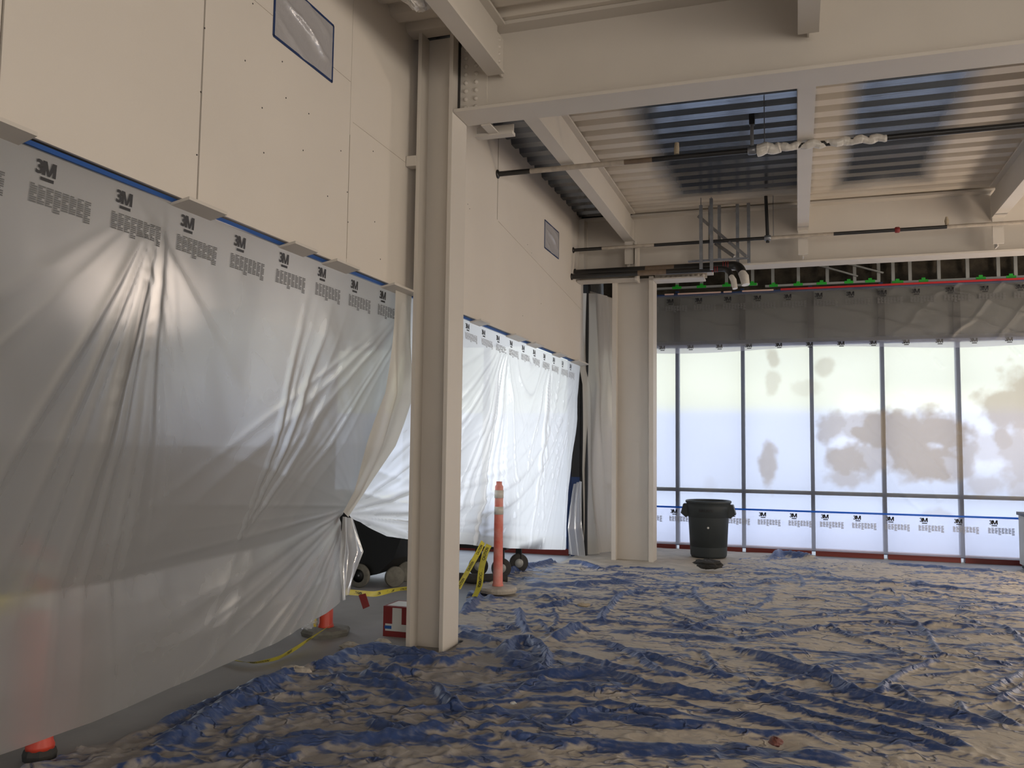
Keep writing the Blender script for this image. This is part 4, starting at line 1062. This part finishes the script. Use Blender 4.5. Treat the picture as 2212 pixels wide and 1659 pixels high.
# orange posts
def post(x, y, h, m, lab, base, caps=True, base_mat=m_concb, z=0.0, r0=.055, rb=.2):
    r = empty('delineator_post', (x, y, z), lab, 'safety post')
    MB().lathe([(0, z+.05), (r0*1.15, z+.05), (r0*1.15, z+.07), (r0, z+.09), (r0*.92, z+h*.55), (r0*.95, z+h*.56), (r0*.85, z+h-.05), (r0*.6, z+h-.03), (r0*.6, z+h), (0, z+h)], (x, y, 0), 24).build('tube', m, r)
    n_ = 8 if base else 20
    MB().lathe([(0, z), (rb*.95, z), (rb, z+.03), (rb*.92, z+.05), (.06, z+.06), (0, z+.06)], (x, y, 0), n_, smooth=False).build('base', base_mat, r)
    for hz in (.70, .85):
        MB().lathe([(r0*.93, z+h*hz), (r0*.935+.001, z+h*hz), (r0*.935+.001, z+h*hz+.08), (r0*.9, z+h*hz+.08)], (x, y, 0), 24).build('reflective_band', m_wrap, r)
    return r


post(-3.42, 3.26, 1.0, m_orange, 'orange safety post seen blurred behind the grey sheet at far left', True, base_mat=m_rubber, rb=.075)
post(-3.58, 6.13, .97, m_orange, 'orange safety post at the torn edge of the grey sheet, wrapped in caution tape', True)
post(-2.92, 8.39, 1.12, m_orangef, 'faded red safety post with pale bands in front of the white sheet', False, base_mat=m_rag, z=.03, r0=.05)

# caution tapes
TAPE_A = [(*floor_pt(q[0], q[1]), q[2]) for q in ((470, 1428, .05), (490, 1434, .035), (545, 1443, .03), (600, 1432, .03), (640, 1412, .04), (690, 1392, .09), (712, 1385, .12))]
def ribbon(name, pts, wd_, m, label, cat, parent=None, seed=0, letters=True):
    A = np.array(pts, float); d_ = np.r_[0, np.cumsum(np.linalg.norm(np.diff(A, axis=0), axis=1))]; n_ = max(12, int(d_[-1]/.03)); t_ = np.linspace(0, d_[-1], n_)
    A = np.stack([np.interp(t_, d_, A[:, i]) for i in range(3)], 1)
    for _ in range(3): A[1:-1] = .25*A[:-2]+.5*A[1:-1]+.25*A[2:]
    tw = .55+1.0*np.sin(t_*3.1+seed)*np.sin(t_*1.3+seed*2)
    T_ = np.gradient(A, axis=0); T_ /= np.linalg.norm(T_, axis=1)[:, None]+1e-9
    upz = np.array([0, 0, 1.]); sd_ = np.cross(T_, upz); sd_ /= np.linalg.norm(sd_, axis=1)[:, None]+1e-6; un = np.cross(sd_, T_)
    D_ = (sd_*np.sin(tw)[:, None]+un*np.cos(tw)[:, None])*wd_/2
    P = np.stack([A-D_, A, A+D_], 1); P[:, 1] += .006*np.sin(t_*23)[:, None]*T_[:, [1, 2, 0]]
    r = empty(name, tuple(A[0]), label, cat)
    o = grid_mesh('ribbon', P, m, r)
    if letters:
        V, Fc = text_mesh('CAUTION', .02, 1.0); wt2 = V[:, 0].max(); b = MB(); s = .05
        N_ = np.cross(T_, D_); N_ /= np.linalg.norm(N_, axis=1)[:, None]+1e-9
        while s+wt2*wd_*.5 < d_[-1]:
            for sg in (1, -1):
                vs = []
                for v in V:
                    q = s+(v[0] if sg > 0 else wt2-v[0])*wd_*.5; k_ = np.array([np.interp(q, t_, A[:, i]) for i in range(3)]); dv = np.array([np.interp(q, t_, D_[:, i]) for i in range(3)]); nv = np.array([np.interp(q, t_, N_[:, i]) for i in range(3)])
                    vs.append(k_+dv*(v[1]-.5)+nv*.002*sg)
                b.add(vs, Fc)
            s += wt2*wd_*.5+.12
        b.build('lettering', m_ink, r)
    return r


ribbon('caution_tape', TAPE_A, .05, m_yel, 'yellow caution tape trailing on the concrete from the middle orange post', 'caution tape', seed=1)
ribbon('caution_tape', [(-3.46, 6.2, .33), (-3.35, 6.5, .27), (-3.35, 7.0, .24), (-3.1, 7.4, .22)], .045, m_yel, 'yellow caution tape running behind the foreground column from the middle post', 'caution tape', seed=4)
ribbon('caution_tape', [(-2.98, 8.10, .56), (-2.98, 8.0, .49), (-2.98, 7.72, .34), (-2.98, 7.45, .20)], .05, m_yel, 'yellow caution tape hanging just right of the foreground column', 'caution tape', seed=.2)
ribbon('caution_tape', [(-2.96, 8.22, .52), (-2.96, 8.12, .46), (-2.94, 7.95, .32), (-2.92, 7.86, .16), (-2.96, 7.82, .06)], .06, m_yel, 'yellow caution tape hanging left of the faded post', 'caution tape', seed=.6)
ribbon('caution_tape', [(-3.32, 2.6, .78), (-3.3, 2.95, .80), (-3.34, 3.1, .88)], .06, m_yel, 'yellow caution tape stuck in the grey sheet at the left edge', 'caution tape', seed=2, letters=False)
ribbon('caution_tape', [(-3.56, 6.05, .30), (-3.62, 6.02, .2), (-3.60, 6.0, .08)], .07, m_yel, 'crumpled yellow tape on the base of the middle orange post', 'caution tape', seed=3, letters=False)
crumple('film_scrap', (-3.66, 5.98, .115), (.07, .07, .05), m_cling, 'ball of clear film lying on the base of the middle post', 'film', 5)

# red carton
r = empty('carton', (-3.0, 6.35, 0), 'red and white cardboard carton on the concrete left of the column', 'box')
x0, x1, y0, y1, h = -3.13, -2.83, 6.24, 6.50, .235
MB().box(x0, x1, y0, y1, .0, h).build('box_body', m_redbox, r)
MB().box(x0+.08, x0+.16, y0-.002, y0-.0005, .06, h-.01).build('label_panel', m_white, r)
MB().box(x0+.02, x1-.01, y0-.003, y0-.0021, .045, .10).build('label_band', m_white, r)
MB().box(x0+.02, x1-.02, y0+.03, y1-.03, h+.0005, h+.002).build('top_panel', m_white, r)
MB().box(x0+.015, x0+.075, y0-.0045, y0-.0031, .06, .085).build('blue_patch', m_blue, r)

# big black tilt cart behind the sheets
cx, cy = -4.55, 8.3
r = empty('tilt_cart', (cx, cy, 0), 'black plastic tilt cart on wheels seen under the sheets left of the column', 'cart')
prof = [(-1.0, .95), (.55, .95), (.62, .9), (.58, .55), (.48, .3), (.30, .14), (.05, .08), (-.6, .08), (-.8, .2), (-.95, .6)]
b = MB(); n_ = len(prof)
vs = [(cx+px, cy+yy, pz) for yy in (0, .75) for px, pz in prof]
b.add(vs, [tuple(range(n_)), tuple(range(n_, 2*n_))[::-1]]+[(i, n_+i, n_+(i+1) % n_, (i+1) % n_) for i in range(n_)])
b.build('hopper', m_cart, r)
b = MB(); vs = [(cx+px*1.02, cy-.02+yy, pz) for yy in (0, .79) for px, pz in ((-1.02, .93), (.64, .93), (.66, .98), (-1.04, .98))]
b.add(vs, [(0, 1, 2, 3), (7, 6, 5, 4), (0, 4, 5, 1), (1, 5, 6, 2), (2, 6, 7, 3), (3, 7, 4, 0)]).build('rim', m_cart, r)
for wx, wy in ((cx+.12, cy-.06), (cx+.12, cy+.80)):
    wr_ = MB().lathe([(.07, -.025), (.115, -.025), (.125, -.015), (.125, .015), (.115, .025), (.07, .025)], (wx, wy, .125), 28, (0, -1, 0)).build('wheel', m_concb, r)
    MB().lathe([(0, .012), (.072, .012), (.072, -.012), (0, -.012)], (wx, wy, .125), 24, (0, -1, 0)).build('rim_disc', m_cart, wr_)
    MB().lathe([(0, .022), (.01, .02), (.012, .012)], (wx, wy, .125), 10, (0, -1, 0)).build('hub', m_gal, wr_)
for wx, wy in ((cx+.46, cy+.1), (cx+.40, cy+.5)):
    MB().lathe([(.0, -.02), (.10, -.02), (.11, -.012), (.11, .012), (.10, .02), (0, .02)], (wx, wy, .11), 24, (.75, -.66, 0)).build('caster', m_concb, r)

# platform cart near the far corner
r = empty('platform_cart', (-3.75, 9.6, 0), 'low dark platform cart on casters behind the faded red post', 'cart')
MB().box(-4.5, -3.14, 9.3, 10.1, .34, .42).build('deck', m_cart, r)
for (wx, wy) in ((-3.25, 9.45), (-3.2, 9.95), (-3.55, 9.5), (-4.3, 9.5)):
    cs = MB().lathe([(0, -.025), (.10, -.025), (.115, -.015), (.115, .015), (.10, .025), (0, .025)], (wx, wy, .115), 24, (.5, -.85, 0)).build('caster', m_rubber, r)
    MB().bar((wx, wy, .11), (wx, wy, .34), .03, .07).build('fork', m_cart, cs)
    MB().lathe([(0, .03), (.05, .03), (.055, .02)], (wx, wy, .115), 16, (.5, -.85, 0)).build('hub', m_galp, cs)
# long dark bundle on the floor beside it
MB().tube([(-4.2, 9.0, .06), (-3.4, 8.95, .055), (-3.08, 9.15, .05)], [.05, .055, .05], 10).build('rolled_mat', m_rubber, label='dark roll lying on the floor under the platform cart', cat='roll')

# cabinet at the right edge
r = empty('cabinet', (3.0, 12.6, 0), 'white and black appliance cabinet cut off at the right edge', 'cabinet')
MB().box(2.77, 3.4, 12.35, 12.95, .06, .70).build('body', m_white, r)
MB().box(2.75, 3.42, 12.33, 12.97, .70, .74).build('top', m_black, r)
MB().box(2.79, 3.40, 12.335, 12.349, .52, .66).build('control_panel', m_black, r)
MB().box(2.81, 3.38, 12.338, 12.349, .12, .50).build('door', m_gal, r)
MB().box(2.79, 3.38, 12.37, 12.93, .01, .06).build('plinth', m_black, r)

# rubble / paper scraps
SCR = [((-3.12, 5.72, .02), (.10, .05, .03), 'pale dusty paper scrap between the middle post and the tarp edge'), ((-2.98, 5.95, .02), (.07, .05, .03), 'pale crumpled scrap on the concrete next to the red carton'),
       ((-3.13, 4.98, .03), (.12, .06, .03), 'crumpled pale paper under the yellow tape at the tarp edge'), ((-3.2, 5.85, .015), (.06, .03, .015), 'flat brown scrap by the base of the middle post')]
for i, (c_, s_, lb) in enumerate(SCR): crumple('paper_scrap', c_, s_, m_rag, lb, 'scrap', 21+i, nu=18, nv=10)
crumple('paper_scrap', (-.12, 4.62, .045), (.035, .05, .02), mat('red_brown_scrap', (.14, .045, .035), .6), 'small red brown scrap lying on the tarp, lower right', 'scrap', 31, nu=16, nv=8)
crumple('plaster_lump', (1.85, 6.75, .04), (.03, .025, .02), m_white, 'small white lump on the tarp near the right edge', 'scrap', 32, nu=14, nv=8)
crumple('plaster_lump', (-1.55, 4.75, .05), (.02, .02, .008), m_white, 'tiny white chip on the tarp in the lower middle', 'scrap', 33, nu=12, nv=8)
crumple('debris_clump', (-1.9, 7.9, .05), (.06, .05, .02), m_tanw, 'brown clump of debris on the tarp right of the foreground column', 'scrap', 34, nu=16, nv=8)
crumple('dark_bag', (-1.05, 10.9, .10), (.17, .10, .06), m_rubber, 'small dark crumpled bag on the tarp in front of the bin', 'bag', 35)
# red flag ribbons
MB().add([(-3.36, 6.25, .30), (-3.30, 6.22, .20), (-3.26, 6.25, .22), (-3.32, 6.29, .31), (-3.36, 6.255, .302), (-3.30, 6.225, .202), (-3.26, 6.255, .222), (-3.32, 6.295, .312)], [(0, 1, 2, 3), (7, 6, 5, 4), (0, 4, 5, 1), (1, 5, 6, 2), (2, 6, 7, 3), (3, 7, 4, 0)]).build('red_flag', m_redbox, label='small dark red flag on the yellow tape by the middle post', cat='flag')
